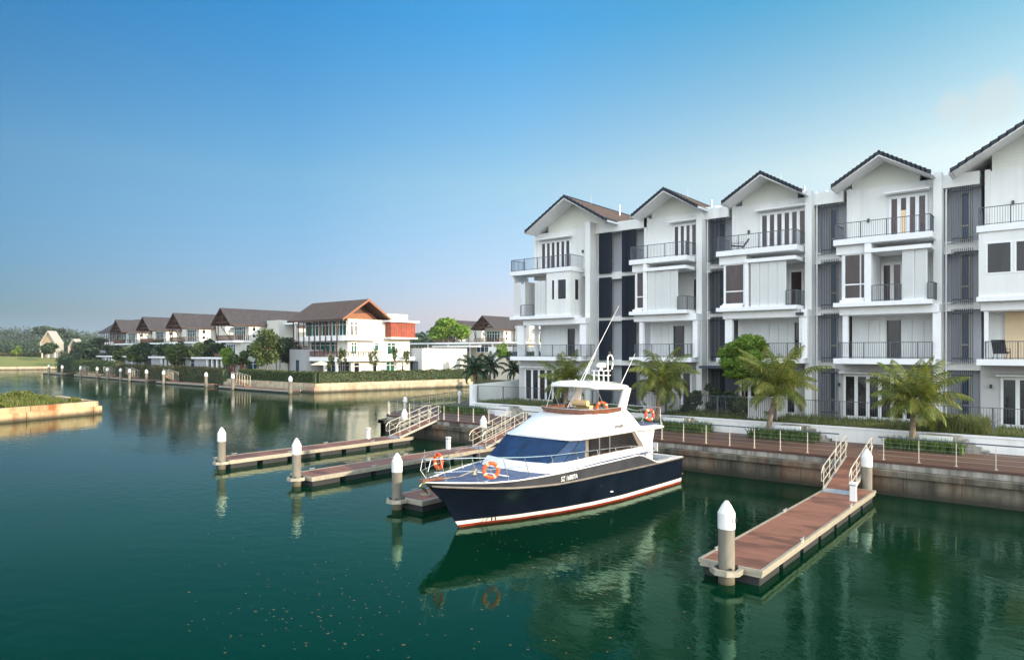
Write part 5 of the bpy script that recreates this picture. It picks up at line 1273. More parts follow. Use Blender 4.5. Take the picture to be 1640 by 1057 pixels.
def life_ring(loc, yaw, label, mat='orange', r0=0.255, tilt=0):
    e = empty('life_ring', loc, label, 'life ring', 'orange life rings on the yacht'); e.rotation_euler = (tilt, 0, yaw)
    MB().torus(Z0, r0, 0.068, 'x', 36, 12, 0.85).build('ring', mat, e, smooth=True, loc=Z0)
    for k in range(4):
        a0 = k*math.pi/2+0.4; m_ = MB(); vs = []; nn = 5
        for i in range(nn):
            a = a0+0.28*i/(nn-1); rows_ = []
            for j in range(12):
                b = 2*math.pi*j/12; rad = r0+0.073*math.cos(b); h_ = 0.073*0.87*math.sin(b); rows_.append((h_, rad*math.cos(a), rad*math.sin(a)))
            vs.append(rows_+[rows_[0]])
        m_.grid(vs).build('band', 'band_cream', e, smooth=True, loc=Z0)
    rp = MB()
    for k in range(3): a = k*2.094+0.5; rp.tube([(0.0, 0, 0), (0.0, r0*math.cos(a), r0*math.sin(a))], 0.008, 5)
    rp.build('rope', 'rope', e, loc=Z0)
    return e
life_ring((-15.93, 18.02, 2.27), R(-40), 'orange life ring facing out from the bow rail, nearest of the four')
life_ring((-17.78, 17.2, 2.50), R(-104), 'orange life ring turned edge-on at the very tip of the bow rail')
life_ring((-15.72, 29.35, 3.45), R(-20), 'red life ring hanging on the aft flybridge rail', 'ring_red', 0.24)
life_ring((-16.45, 26.2, 3.96), R(-60), 'orange life ring half hidden inside the flybridge under the hardtop', 'orange', 0.22)

for a, b, sag, lb in (((-17.75, 17.3, 1.85), (-20.22, 22.4, 0.55), 0.75, 'slack mooring rope from the yacht bow to the hidden dock'), ((-18.9, 30.6, 1.35), (-20.2, 31.6, 0.55), 0.15, 'short mooring rope at the yacht stern')):
    a, b = Vector(a), Vector(b)
    o = MB().tube([a.lerp(b, t/16)-Vector((0, 0, sag*4*(t/16)*(1-t/16))) for t in range(17)], 0.022, 6).build('mooring_rope', 'rope', smooth=True); tag(o, lb, 'rope', 'mooring ropes of the yacht')

# ================================================================== FAR SHORE
VG = 'white villas with dark pitched roofs on the far shore'
def posts(mb, x0, x1, y, z0, z1, n, t=0.05):
    for i in range(n+1):
        x = x0+(x1-x0)*i/n; mb.box(x-t, x+t, y-t, y+t, z0, z1)
def pane_win(root, x0, x1, y, z0, z1, n, glass='glass', axis='y', sx=1):
    """framed window; axis 'y' faces -Y, axis 'x' faces +X at plane x0 with y-range (x1, y)"""
    fr = MB(); g = MB()
    if axis == 'y':
        for i in range(n+1):
            x = x0+(x1-x0)*i/n; fr.box(x-.06, x+.06, y-.09, y+.02, z0, z1)
        fr.box(x0+.06, x1-.06, y-.08, y+.01, z1-.1, z1).box(x0+.06, x1-.06, y-.08, y+.01, z0, z0+.1).box(x0+.06, x1-.06, y-.07, y+.01, z0+(z1-z0)*.72, z0+(z1-z0)*.72+.08)
        g.box(x0, x1, y-.04, y-.02, z0, z1)
    else:
        X = x0; ya, yb2 = x1, y
        for i in range(n+1):
            yy = ya+(yb2-ya)*i/n; fr.box(X-.02, X+.09, yy-.06, yy+.06, z0, z1)
        fr.box(X-.01, X+.08, ya+.06, yb2-.06, z1-.1, z1).box(X-.01, X+.08, ya+.06, yb2-.06, z0, z0+.1).box(X-.01, X+.07, ya+.06, yb2-.06, z0+(z1-z0)*.72, z0+(z1-z0)*.72+.08)
        g.box(X+.02, X+.04, ya, yb2, z0, z1)
    o = fr.build('window', 'trim', root); g.build('pane', glass, o); return o
def roof_y(root, xc, hw, y0, y1, ze, zr, mat='roof_tile_brown', soff='dark_wood'):
    k = (zr-ze)/hw; m_ = MB(); s2 = MB()
    for s_ in (-1, 1):
        m_.prism([(xc+s_*hw, ze+.12), (xc, zr+.12), (xc, zr-.02), (xc+s_*hw, ze-.02)], 'y', y0, y1)
        s2.prism([(xc+s_*(hw-.05), ze-.03), (xc, zr-.03), (xc, zr-.18), (xc+s_*(hw-.05), ze-.18)], 'y', y0+.1, y1-.1)
    o = m_.build('roof', mat, root); slope_uv(o); s2.build('soffit', soff, o); return o
def villa(xc, yf, label):
    r_ = empty('villa', (xc, yf, 1.9), label, 'villa', VG); c = lambda v: xc+v
    roof_y(r_, xc, 3.9, yf, yf+19, 11.95, 15.2)
    tr = MB(); tr.box(c(-3.4), c(3.4), yf+.5, yf+.7, 12.3, 12.55).box(c(-.12), c(.12), yf+.5, yf+.7, 12.55, 14.9).box(c(-1.9), c(1.9), yf+.51, yf+.69, 13.4, 13.6); tr.build('gable_truss', 'dark_wood', r_)
    wl = MB(); wl.box(c(-3.1), c(3.1), yf+4.5, yf+18.6, 8.6, 12.3); wl.prism([(c(-3.1), 12.3), (c(3.1), 12.3), (c(0), 14.9)], 'y', yf+4.52, yf+18.5)
    wl.box(c(-2.6), c(3.6), yf+2.6, yf+18.9, 5.2, 8.61); wl.box(c(-6.5), c(4.4), yf+1.2, yf+18.8, 1.9, 5.25)
    wl.box(c(3.6), c(8.2), yf+8.2, yf+12.5, 1.9, 12.9); wl.box(c(8.0), c(11.2), yf+8.6, yf+18.7, 1.9, 8.7); wl.box(c(3.5), c(8.1), yf+12.4, yf+18.85, 1.9, 8.75)
    wl.build('wall', 'villa_wall', r_)
    MB().box(c(8.2), c(12), yf+9.5, yf+18.9, 12.0, 12.25).build('porch_roof', 'trim', r_); MB().box(c(11.5), c(11.8), yf+9.7, yf+10, 8.7, 12).build('porch_column', 'trim', r_)
    MB().box(c(-3.6), c(3.9), yf+.9, yf+4.5, 8.35, 8.7).build('balcony_slab', 'trim', r_)
    b = MB(); posts(b, c(-3.5), c(3.8), yf+1.0, 8.7, 9.7, 16, .06); b.box(c(-3.55), c(3.85), yf+.93, yf+1.08, 9.7, 9.8)
    for i in range(8): y = yf+1.2+i*.4; b.box(c(3.74), c(3.84), y, y+.1, 8.7, 9.7)
    b.box(c(3.72), c(3.86), yf+1.1, yf+4.5, 9.7, 9.8); b.build('balustrade', 'dark_wood', r_)
    b = MB(); posts(b, c(4), c(8), yf+8.0, 8.7, 9.5, 7, .07); posts(b, c(8.3), c(11), yf+8.7, 8.75, 9.5, 5, .07); b.box(c(8.2), c(11.1), yf+8.65, yf+8.75, 9.5, 9.58); b.build('terrace_rail', 'cream_wall', r_)
    st = MB(); st.tube([(c(-2.6), yf+.9, 8.5), (c(-3.4), yf+.5, 12.2)], .09, 6); st.build('roof_strut', 'dark_wood', r_)
    MB().tube([(c(1.2), yf+2.0, 8.5), (c(-1.4), yf+.5, 12.2)], .09, 6).build('roof_strut', 'dark_wood', r_); MB().box(c(-3.3), c(-3.15), yf+1.2, yf+1.35, 8.7, 12.2).build('post', 'dark_wood', r_)
    pane_win(r_, c(-2.4), c(1.9), yf+4.5, 8.8, 11.6, 5, 'glass_teal'); pane_win(r_, c(-2.2), c(1.4), yf+2.6, 5.5, 8.0, 4, 'glass_blue')
    pane_win(r_, c(3.6), yf+3.6, yf+6.4, 6.0, 7.9, 3, 'glass', 'x'); 
    for (ya, yb3, za, zb) in ((yf+5.2, yf+6.0, 9.3, 10.2), (yf+5.2, yf+6.0, 10.6, 11.7)): pane_win(r_, c(3.1), ya, yb3, za, zb, 1, 'glass', 'x')
    for (za, zb) in ((7.3, 8.2), (8.9-.7, 8.5)): pass
    MB().box(c(-7.6), c(-2.4), yf-1.6, yf+1.19, 1.9, 5.0).build('stone_annex', 'stone_wall', r_)
    MB().box(c(-7.8), c(4.8), yf-2.2, yf+1.18, 5.01, 5.35).build('annex_roof', 'trim', r_)
    for xx in (-1.6, 0.4, 2.4, 4.3): MB().box(c(xx-.18), c(xx+.18), yf-1.9, yf-1.55, 1.9, 5.0).build('column', 'trim', r_)
    pane_win(r_, c(-1.9), c(3.9), yf+1.2, 2.0, 4.8, 6, 'glass_blue'); pane_win(r_, c(4.4), yf+2, yf+6, 2.2, 4.6, 3, 'glass_blue', 'x')
    b = MB(); b.box(c(-2.5), c(2.5), yf+.1, yf+.2, 5.36, 6.1); b.build('planter_rail', 'dark_wood', r_)
    pane_win(r_, c(11.2), yf+10.5, yf+13, 5.6, 7.8, 2, 'glass', 'x')
    return r_
V1 = villa(-132.2, 67, 'largest dark-roofed villa of the row, next left of the corner villa with the umbrella')
def vdup(loc, label): c_ = dup(V1, (loc[0], loc[1], 1.9), label); return c_
vdup((-157.5, 68.8), 'second dark-roofed villa left of the corner villa')
vdup((-181, 71.5), 'third dark-roofed villa left of the corner villa, half behind trees')
vdup((-203, 73.2), 'fourth dark-roofed villa left of the corner villa, with a long cream side wall')
vdup((-110.8, 122), 'dark-roofed villa just left of the end townhouse, far behind the white boundary block')
vdup((-134, 130), 'dark-roofed villa behind the spreading tree, right of the corner villa')

def corner_villa(x0, y0, label, name='villa', full=True):
    """ridge along X. x0 = right (+X) wall, y0 = front wall"""
    r_ = empty(name, (x0, y0, 1.9), label, 'villa', VG); X = lambda v: x0+v; Y = lambda v: y0+v
    m_ = MB(); s2 = MB(); yr = Y(4.0); hw = 5.7; ze, zr = 12.2, 15.95; xa, xb = X(-16.5), X(1.3)
    for s_ in (-1, 1):
        m_.prism([(yr+s_*hw, ze+.14), (yr, zr+.14), (yr, zr-.02), (yr+s_*hw, ze-.02)], 'x', xa, xb)
        s2.prism([(yr+s_*(hw-.04), ze-.03), (yr, zr-.03), (yr, zr-.2), (yr+s_*(hw-.04), ze-.2)], 'x', xa+.1, xb-.1)
    o = m_.build('roof', 'roof_tile_warm' if full else 'roof_tile_brown', r_); slope_uv(o); s2.build('soffit', 'dark_wood', o)
    bg = MB()
    for s_ in (-1, 1): bg.prism([(yr+s_*(hw+.05), ze+.16), (yr, zr+.2), (yr, zr-.28), (yr+s_*(hw+.05), ze-.22)], 'x', xb+.003, xb+.09)
    bg.build('bargeboard', 'orange_wood', r_)
    wl = MB(); wl.box(X(-3.2), X(0), Y(0.3), Y(15), 5.3, 12.4); wl.box(X(-13), X(-3.2), Y(1.2), Y(8), 5.3, 12.2); wl.box(X(-14), X(-.6), Y(1.6), Y(14.9), 1.9, 5.3); wl.box(X(-.6), X(-.02), Y(1.0), Y(15.2), 1.9, 5.31)
    wl.box(X(-5), X(-.3), Y(9.5), Y(14.8), 12.4, 13.7)
    wl.build('wall', 'villa_wall', r_)
    MB().prism([(Y(.7), 12.41), (Y(8.4), 12.41), (Y(6.4), 13.75), (Y(1.8), 13.4)], 'x', X(-1.5), X(-1.3)).build('gable_panel', 'orange_wood', r_); MB().prism([(Y(1.2), 13.0), (Y(7.4), 13.0), (Y(4.0), 15.6)], 'x', X(-1.8), X(-1.55)).build('gable_painted_shade', 'dark_wood', r_)  # dark upper panel puts the roof overhang's shade into its colour
    # front: glazed upper floors behind slender brown posts
    pane_win(r_, X(-13), X(-.3), Y(.35 if False else 0.29), 9.35, 12.1, 12, 'glass_teal'); 
    MB().box(X(-13.6), X(.2), Y(-.9), Y(.29), 8.45, 9.3).build('floor_band', 'trim', r_)
    pane_win(r_, X(-12.6), X(-.3), Y(1.18), 5.9, 8.3, 8, 'glass_teal')
    for i in range(9): 
        xx = X(-15.2+i*1.55*1.12); MB().box(xx-.07, xx+.07, Y(-1.15), Y(-1.0), 5.5, 12.3).build('post', 'dark_wood', r_)
    MB().box(X(-10), X(1.2), Y(-1.9), Y(1.59), 4.75, 5.5).build('terrace_band', 'trim', r_); MB().box(X(.01), X(1.2), Y(1.6), Y(15.6), 4.75, 5.49).build('terrace_band', 'trim', r_)
    b = MB(); posts(b, X(-9.9), X(1.1), Y(-1.75), 5.5, 6.4, 26, .05); b.box(X(-9.9), X(1.1), Y(-1.8), Y(-1.7), 6.4, 6.5)
    for i in range(16): b.box(X(1.05), X(1.15), Y(-1.5+i*.55), Y(-1.42+i*.55), 5.5, 6.4)
    b.box(X(1.03), X(1.17), Y(-1.7), Y(7), 6.4, 6.5); b.build('balustrade', 'dark_wood', r_)
    MB().box(X(-14.4), X(-8.6), Y(-2.4), Y(1.59), 1.9, 6.9).build('stone_annex', 'stone_wall', r_); MB().box(X(-12.2), X(-11.2), Y(-2.43), Y(-2.41), 1.95, 4.9).build('annex_door', 'glass_blue', r_)
    pane_win(r_, X(-8), X(-1.2), Y(1.6), 2.0, 4.7, 5, 'glass_blue')
    for xx in (-4.5, -1.0): MB().box(X(xx), X(xx+.4), Y(-1.7), Y(-1.3), 1.9, 4.74).build('column', 'trim', r_)
    # right side: windows, balcony, red timber screen box
    MB().box(X(0.01), X(1.1), Y(-.6), Y(6.2), 8.5, 9.25).build('balcony_slab', 'trim', r_)
    b = MB()
    for i in range(13): b.box(X(1.0), X(1.08), Y(-.5+i*.55), Y(-.42+i*.55), 9.25, 10.2)
    b.build('balcony_railing', 'aluminium', r_)
    for (ya, yb3, za, zb, n_, g_) in ((.9, 1.4, 9.4, 11.9, 1, 'glass'), (1.8, 2.3, 9.4, 11.9, 1, 'glass'), (1.0, 2.2, 6.0, 8.2, 2, 'glass_teal'), (6.3, 7.3, 6.6, 8.1, 1, 'glass_teal'), (9.3, 11.3, 5.9, 8.2, 2, 'glass_teal'),
                                    (1.6, 2.8, 2.0, 4.5, 1, 'glass'), (5.8, 6.8, 2.2, 4.5, 1, 'glass'), (9.0, 11.0, 2.0, 4.6, 2, 'glass_teal'), (12.9, 13.4, 2.4, 4.5, 1, 'glass')):
        pane_win(r_, X(0.0), Y(ya), Y(yb3), za, zb, n_, g_, 'x')
    rs = MB(); rs.box(X(0.02), X(1.5), Y(9.0), Y(15.1), 9.2, 12.05); rs.build('timber_screen', 'red_screen', r_)
    sl_ = MB()
    for i in range(15): sl_.box(X(1.501), X(1.56), Y(9.05+i*.42), Y(9.17+i*.42), 9.2, 12.05)
    sl_.build('screen_battens', 'red_screen', r_)
    MB().box(X(-.2), X(2.0), Y(8.4), Y(15.8), 12.06, 12.4).build('flat_roof', 'trim', r_); MB().box(X(.03), X(1.8), Y(8.7), Y(15.4), 8.9, 9.19).build('flat_roof', 'trim', r_)
    return r_
corner_villa(-100.0, 74.0, 'corner villa with red timber screen box, teal glazing and parasol on its terrace')
corner_villa(-214, 80, 'leftmost villa of the far row with its roof ridge facing the water', full=False)
# white boundary block with garage
bb = empty('boundary_block', (-97, 89.7, 1.9), 'plain sunlit white block wall right of the corner villa', 'boundary wall')
MB().box(-103.5, -97, 89.7, 102.2, 1.9, 7.15).build('wall_panel', 'villa_wall', bb); MB().box(-103.7, -97.1, 89.55, 89.699, 1.9, 6.9).build('side_panel', 'grey_wall', bb)
g_ = MB().box(-102.6, -98.2, 89.45, 89.54, 1.95, 4.6); o = g_.build('garage_door', 'glass_blue', bb)
pv = empty('pavilion', (-100, 104, 1.9), 'low flat-roofed white pavilion band behind the plain white block wall', 'pavilion')
MB().box(-118, -84, 103.5, 110, 8.1, 8.45).build('flat_roof', 'trim', pv); MB().box(-117, -85, 105, 109.5, 1.9, 8.05).build('wall', 'cream_wall', pv)
for i in range(5):
    xx = -116+i*6.4; pane_win(pv, xx, xx+4.4, 104.99, 6.3, 7.9, 4, 'glass_blue')
    MB().box(xx-1.1, xx-.8, 103.7, 104, 1.9, 8.1).build('column', 'trim', pv)
MB().box(-108, -94, 102.6, 103.4, 7.4, 7.8).build('fascia', 'gelcoat', pv)
tw = empty('terrace_wall', (-74, 97, 1.9), 'stepped white terrace walls with hedges beside the end townhouse', 'terrace wall')
MB().box(-84, -66, 97, 97.4, 1.9, 5.4).build('upper_wall', 'cream_wall', tw); MB().box(-80, -62, 90.5, 90.9, 1.5, 3.6).build('lower_wall', 'cream_wall', tw); MB().box(-90, -60, 101, 101.5, 1.9, 7.4).build('back_wall', 'white_wall', tw)
o = struct(solid([(-84, 60), (-84, 60.01), (-84, 60.02)], 0, 0).build('path', 'path_paving')) if False else None
sheet('side_path', [(-60.0, 89), (-40, 60), (-38.7, 60), (-38.7, 94), (-58, 94)], 1.46, 'path_paving')

# patio furniture
um = empty('parasol', (-102.2, 70.2, 1.9), 'cream parasol on the corner villa terrace', 'parasol')
MB().tube([(-102.2, 70.2, 1.9), (-102.2, 70.2, 4.7)], .05, 6).build('pole', 'dark_wood', um); MB().lathe([(1.9, 4.15), (1.88, 4.2), (0.9, 4.55), (0.05, 4.82)], (-102.2, 70.2, 0), 8).build('canopy', 'umbrella_cloth', um)
for i, (x, y, lb) in enumerate(((-103.8, 69.2, 'brown wicker armchair left of the parasol pole'), (-100.6, 69.0, 'brown wicker armchair right of the parasol pole'), (-99.2, 68.2, 'brown wicker armchair between the parasol and the terrace table'),
                              (-96.2, 74.0, 'brown wicker armchair on the right part of the villa terrace'), (-94.8, 80.5, 'large wicker chair at the far right of the villa terrace'))):
    ch = empty('wicker_chair', (x, y, 1.9), lb, 'chair', 'wicker chairs on the villa terrace'); 
    MB().box(x-.35, x+.35, y-.35, y+.35, 2.2, 2.4).build('seat', 'wicker', ch, bevel=.05); MB().box(x-.35, x+.35, y+.28, y+.4, 2.3, 3.0).build('backrest', 'wicker', ch, bevel=.04)
    for s_ in (-1, 1): MB().box(x+s_*.35-.05, x+s_*.35+.05, y-.35, y+.3, 1.9, 2.65).build('armrest', 'wicker', ch, bevel=.03)
tb = empty('terrace_table', (-97.6, 70.2, 1.9), 'small white table among the terrace chairs', 'table'); MB().box(-98.3, -96.9, 69.6, 70.8, 2.6, 2.66).build('table_top', 'trim', tb); MB().box(-97.7, -97.5, 70.1, 70.3, 1.9, 2.6).build('leg', 'trim', tb)
pg = empty('pergola_gate', (-119, 64.6, 1.4), 'dark red timber gate posts at the head of the far dock', 'gate')
for xx in (-121.5, -119.8, -118.1, -116.6): MB().box(xx, xx+.9 if xx in (-121.5, -118.1) else xx+.15, 63.6, 63.8, 1.4, 3.9).build('post', 'dark_wood', pg)
MB().box(-121.6, -116.3, 63.55, 63.9, 3.9, 4.1).build('beam', 'dark_wood', pg)

# hedges
def hedge(pts, wdt, z0, z1, label, leaf='hedge_leaf', dens=190, size=0.11, jitter=0.06):
    h_ = empty('hedge', (pts[0][0], pts[0][1], z0), label, 'hedge', 'hedges along the far shore'); P = []
    core = MB()
    for a, b in zip(pts, pts[1:]):
        a = np.array(a, float); b = np.array(b, float); L_ = np.linalg.norm(b-a); d = (b-a)/L_; n_ = np.array([-d[1], d[0]])
        c4 = [a+n_*wdt*.42-d*.0, b+n_*wdt*.42, b-n_*wdt*.42, a-n_*wdt*.42]; core.prism([tuple(q) for q in c4], 'z', z0-.05, z1-.12)
        k = int(L_*dens); t = rng.random(k)*L_; f = rng.random(k); hh = z1-z0
        per = f*(2*hh+wdt); off = np.where(per < hh, -wdt/2, np.where(per > hh+wdt, wdt/2, per-hh-wdt/2)); z = np.where(per < hh, per, np.where(per > hh+wdt, 2*hh+wdt-per, hh))
        bump = 0.10*np.sin(t*1.9)+0.06*np.sin(t*5.1+1)
        xy = a+np.outer(t, d)+np.outer(off, n_); P.append(np.column_stack([xy, z0+z*(1+bump*.6)])+rng.normal(size=(k, 3))*jitter)
    core.build('hedge_core', 'tree_leaf_dark', h_)
    P = np.concatenate(P)-np.array([pts[0][0], pts[0][1], z0]); v, f = leaf_quads(P, size, aspect=1.3); mesh_np('foliage', v, f, leaf, h_)
    return h_
hedge([(-87.6, 92), (-93.2, 63.4), (-118, 63.9)], 1.3, 1.42, 3.1, 'long clipped green hedge wrapping the lawn of the corner villa', dens=330, size=.17)
hedge([(-121.8, 63.1), (-143, 63.6)], 2.0, 0.5, 3.2, 'shaggy hedge with reddish tips below the largest row villa', 'hedge_leaf_red', 260, .2, .16)
hedge([(-144, 63.6), (-176, 64.4)], 2.0, 0.5, 3.2, 'shaggy hedge below the second and third villas', 'hedge_leaf_red', 240, .2, .16)
hedge([(-176.5, 64.6), (-212, 66.8)], 2.2, 0.4, 3.7, 'dark hedge beyond the third villa', 'hedge_leaf', 200, .24, .25)
hedge([(-212.5, 67), (-237, 70.8)], 2.8, 0.3, 4.4, 'dark hedge at the far left tip of the peninsula', 'tree_leaf_dark', 200, .28, .3)
hedge([(-84, 99.3), (-66, 99.3)], 1.2, 5.4, 6.4, 'small hedge on top of the terrace wall beside the end townhouse', 'hedge_leaf', 120, .18)

# trees on the far shore
FTR = [ # px centre, Y, height, radius, leaf, shape label
 (428, 68.0, 8.2, 2.3, 'tree_leaf', 'tallest round tree right of the largest row villa'), (412, 66.5, 6.6, 1.9, 'tree_leaf', 'green tree before the right windows of the largest row villa'),
 (443, 70.5, 7.0, 1.9, 'tree_leaf_dark', 'dark tree left of the corner villa'), (462, 75.5, 7.2, 2.4, 'tree_leaf_dark', 'broad dark tree behind the stone annex of the corner villa'),
 (385, 67, 4.8, 1.6, 'tree_leaf', 'smaller tree at the foot of the largest row villa'), (366, 66.3, 5.0, 1.3, 'bright_leaf', 'yellow-green tree by the red gate posts'),
 (330, 70, 7.0, 1.8, 'tree_leaf_dark', 'dark tree left of the largest row villa'), (352, 71, 6.5, 1.8, 'tree_leaf_dark', 'dark tree behind the annex of the largest row villa'), (317, 67, 6.0, 1.8, 'tree_leaf', 'tree between the first and second row villas'),
 (283, 67, 5.6, 2.3, 'tree_leaf', 'light green tree below the second row villa'), (297, 70, 6.8, 2.0, 'tree_leaf_dark', 'dark tree right of the second row villa'), (262, 72, 6.6, 2.2, 'tree_leaf_dark', 'dark tree left of the second row villa'),
 (232, 70, 6.2, 2.6, 'tree_leaf_dark', 'dark tree right of the third row villa'), (215, 68.5, 5.8, 2.2, 'tree_leaf', 'light tree below the third row villa'), (198, 70, 5.4, 2.2, 'tree_leaf', 'light tree left of the third row villa'),
 (240, 74, 7.2, 2.6, 'tree_leaf_dark', 'dark tree behind the third row villa terrace'), (180, 73, 6.4, 3.4, 'tree_leaf_dark', 'broad dark tree below the fourth row villa'), (160, 72, 5.6, 3.6, 'tree_leaf_dark', 'wide dark tree below the leftmost row villa'),
 (142, 74, 5.6, 4.0, 'tree_leaf_dark', 'wide dark tree left of the row of villas'), (150, 82, 8.0, 4.2, 'tree_leaf_dark', 'taller dark tree beside the leftmost row villa'), (170, 84, 8.5, 4.2, 'tree_leaf_dark', 'tall dark tree under the eave of the leftmost row villa'), (136, 90, 8.5, 5.0, 'wood_leaf', 'broad tree at the left edge of the peninsula')]
for i, (px, Y, h, r_, lf, lb) in enumerate(FTR):
    make_tree('shade_tree', (X_at(px, Y), Y, 1.85), h*1.16, r_*1.2, lb, 'tree', 'trees on the far shore', lf, int(1700+300*r_), 0.24+0.03*r_, 0.22, 10, 100+i)
for i, (px, Y, h, r_, lb) in enumerate(((549, 68.5, 5.4, .75, 'slender young tree in front of the teal glazing corner of the corner villa'), (598, 74.0, 5.6, .85, 'slender young tree in front of the villa side balcony'), (631, 81, 5.8, .8, 'slender young tree before the red timber screen'), (651, 86, 5.6, .8, 'slender climber-clad tree at the right end of the corner villa'), (530, 67.5, 4.6, .7, 'slender young tree right of the parasol'))):
    make_tree('young_tree', (X_at(px, Y), Y, 1.85), h, r_, lb, 'tree', 'slender trees by the corner villa', 'tree_leaf', 420, 0.2, 0.35, 6, 140+i, trunk_r=.05)
make_tree('spreading_tree', (X_at(723, 112), 112, 1.9), 12.6, 5.0, 'bright spreading tree in front of the far villas, left of the end townhouse', 'tree', None, 'bright_leaf', 4200, .42, .55, 12, 160, rz=3.0)
make_tree('shade_tree', (X_at(738, 103), 103, 1.9), 6.6, 1.6, 'small bushy tree below the bright spreading tree', 'tree', 'trees on the far shore', 'tree_leaf', 1200, .3, .3, 8, 161)
make_tree('shade_tree', (X_at(803, 98.5), 98.5, 1.9), 6.4, 1.3, 'small round tree by the terrace wall next to the end townhouse', 'tree', 'trees on the far shore', 'bright_leaf', 1200, .25, .3, 8, 162)

# far docks with piles and gangways (parallel to the shore)
def far_dock(px0, px1, Y, label, gx, plabels, shy=None):
    x0, x1 = X_at(px0, Y), X_at(px1, Y); d = empty('floating_dock', (x0, Y, 0), label, 'dock', 'floating docks along the far shore')
    MB().box(x0+.1, x1-.1, Y-1.0, Y+1.0, .36, .47).build('deck_boards', 'dock_boards', d); MB().box(x0, x1, Y-1.12, Y-1.001, .22, .48).box(x0, x1, Y+1.001, Y+1.12, .22, .48).build('edge_frame', 'aluminium', d)
    MB().box(x0+.1, x1-.1, Y-1.0, Y+1.0, -.3, .355).build('float', 'rubber', d)
    for px, lb in plabels: pile(X_at(px, Y-1.4), Y-1.4, lb, 2.75, .3, group='mooring piles on the far shore')
    if gx is not None:
        g = empty('gangway', (gx, Y+.5, .5), label.replace('dock', 'gangway to the dock') if False else 'small pale gangway on the '+label, 'gangway', 'gangways on the far shore')
        for s_ in (-.5, .5):
            t_ = MB(); t_.tube([(gx, Y+.5+s_, .6), (gx, Y+.5+s_, 2.3), (gx+4.5*-1, Y+.5+s_, 2.9), (gx-4.5, Y+.5+s_, 1.5)], .06, 5)
            for k in range(1, 5): t_.tube([(gx-k*.9, Y+.5+s_, .5+k*.2), (gx-k*.9, Y+.5+s_, 2.3+k*.12)], .05, 5)
            t_.build('handrail', 'aluminium', g)
        MB().prism([(gx+.2, .48), (gx-4.6, 1.5), (gx-4.6, 1.6), (gx+.2, .58)], 'y', Y+.05, Y+.95).build('walkway', 'dock_boards', g)
FG = 'white-capped pile '
far_dock(360, 472, 59.5, 'nearest far-shore dock, below the corner villa', X_at(392, 59.5), [(465, FG+'at the right end of the nearest far dock'), (373, FG+'left of the far gangway below the red gate posts')])
far_dock(259, 338, 60.5, 'far-shore dock below the second villa', X_at(277, 60.5), [(330, FG+'at the right end of the dock below the largest row villa'), (262, FG+'beside the white gangway below the second villa')])
far_dock(204, 247, 61.5, 'far-shore dock below the third villa', X_at(215, 61.5), [(234.5, FG+'at the right end of the dock below the third villa'), (207.5, FG+'at the left end of the dock below the third villa')])
far_dock(169, 203, 62.5, 'far-shore dock below the fourth villa', X_at(178, 62.5), [(193, FG+'at the right end of the dock below the fourth villa'), (172, FG+'at the left end of the dock below the fourth villa')])
far_dock(126, 167, 63.5, 'far-shore dock left of the row villas', X_at(137, 63.5), [(155.5, FG+'at the right of the dock left of the row villas'), (129, FG+'at the left of the dock left of the row villas')])
far_dock(75, 112, 65, 'leftmost far-shore dock at the peninsula tip', None, [(99.5, FG+'second from the left on the far shore'), (78, FG+'leftmost of all on the far shore')])
for i, px in enumerate((427, 384)): pass

# two gabled houses on the field and the woods behind
def field_house(cx, cy, w_, l_, h_, zb, label, yaw):
    r_ = empty('gabled_house', (cx, cy, zb), label, 'house', 'tan gabled houses on the green field'); r_.rotation_euler = (0, 0, yaw)
    Z = (0, 0, 0); hw = w_/2; he = h_*.56
    MB().prism([(-hw+.4, 0.25*h_), (hw-.4, 0.25*h_), (hw-.4, he), (0, h_-.5), (-hw+.4, he)], 'y', 0.8, l_-.5).build('wall', 'tan_wall', r_, loc=Z)
    rf = MB()
    for s_ in (-1, 1):
        rf.prism([(s_*hw, he), (0, h_), (0, h_-.45), (s_*(hw-.4), he-.1)], 'y', 0, l_); rf.prism([(s_*hw, he), (s_*(hw-.4), he-.1), (s_*(hw-.4), .22*h_), (s_*hw, .22*h_)], 'y', 0, l_)
    rf.build('roof', 'pale_roof', r_, loc=Z)
    MB().box(-hw, hw, 0.01, l_-.01, .2*h_, .2499*h_).build('floor_slab', 'cream_wall', r_, loc=Z)
    for sx in (-hw+.5, 0, hw-.5): MB().box(sx-.2, sx+.2, .5, .9, -.3, .2*h_).build('column', 'cream_wall', r_, loc=Z)
    MB().box(-hw*.8, hw*.8, 2, l_-1, -.3, .2*h_).build('ground_room', 'stone_wall', r_, loc=Z)
    MB().box(-hw*.62, -hw*.3, .74, .79, .3*h_, .5*h_).build('window', 'dark_wood', r_, loc=Z); MB().box(hw-.39, hw-.36, 2, 4.5, .3*h_, .52*h_).build('window', 'dark_wood', r_, loc=Z)
def atd(px, d): a, b, _ = ray(px, 563); return a*d, b*d
x, y = atd(76, 285); field_house(x, y, 6.6, 5.2, 11.2, 4.1, 'larger tan gabled house on posts on the far left field', R(38))
x, y = atd(117, 300); field_house(x, y, 4.8, 4.6, 8.0, 4.2, 'smaller tan gabled house on the far left field', R(38))
x, y = atd(76, 270); make_tree('shade_tree', (x, y, 3.9), 7.2, 4.2, 'dark bushy tree in front of the larger field house', 'tree', 'trees on the field', 'tree_leaf_dark', 2600, .5, .08, 10, 201)
x, y = atd(126, 285); make_tree('shade_tree', (x, y, 3.9), 6.4, 3.6, 'dark bush right of the smaller field house', 'tree', 'trees on the field', 'tree_leaf_dark', 2200, .5, .08, 10, 202)
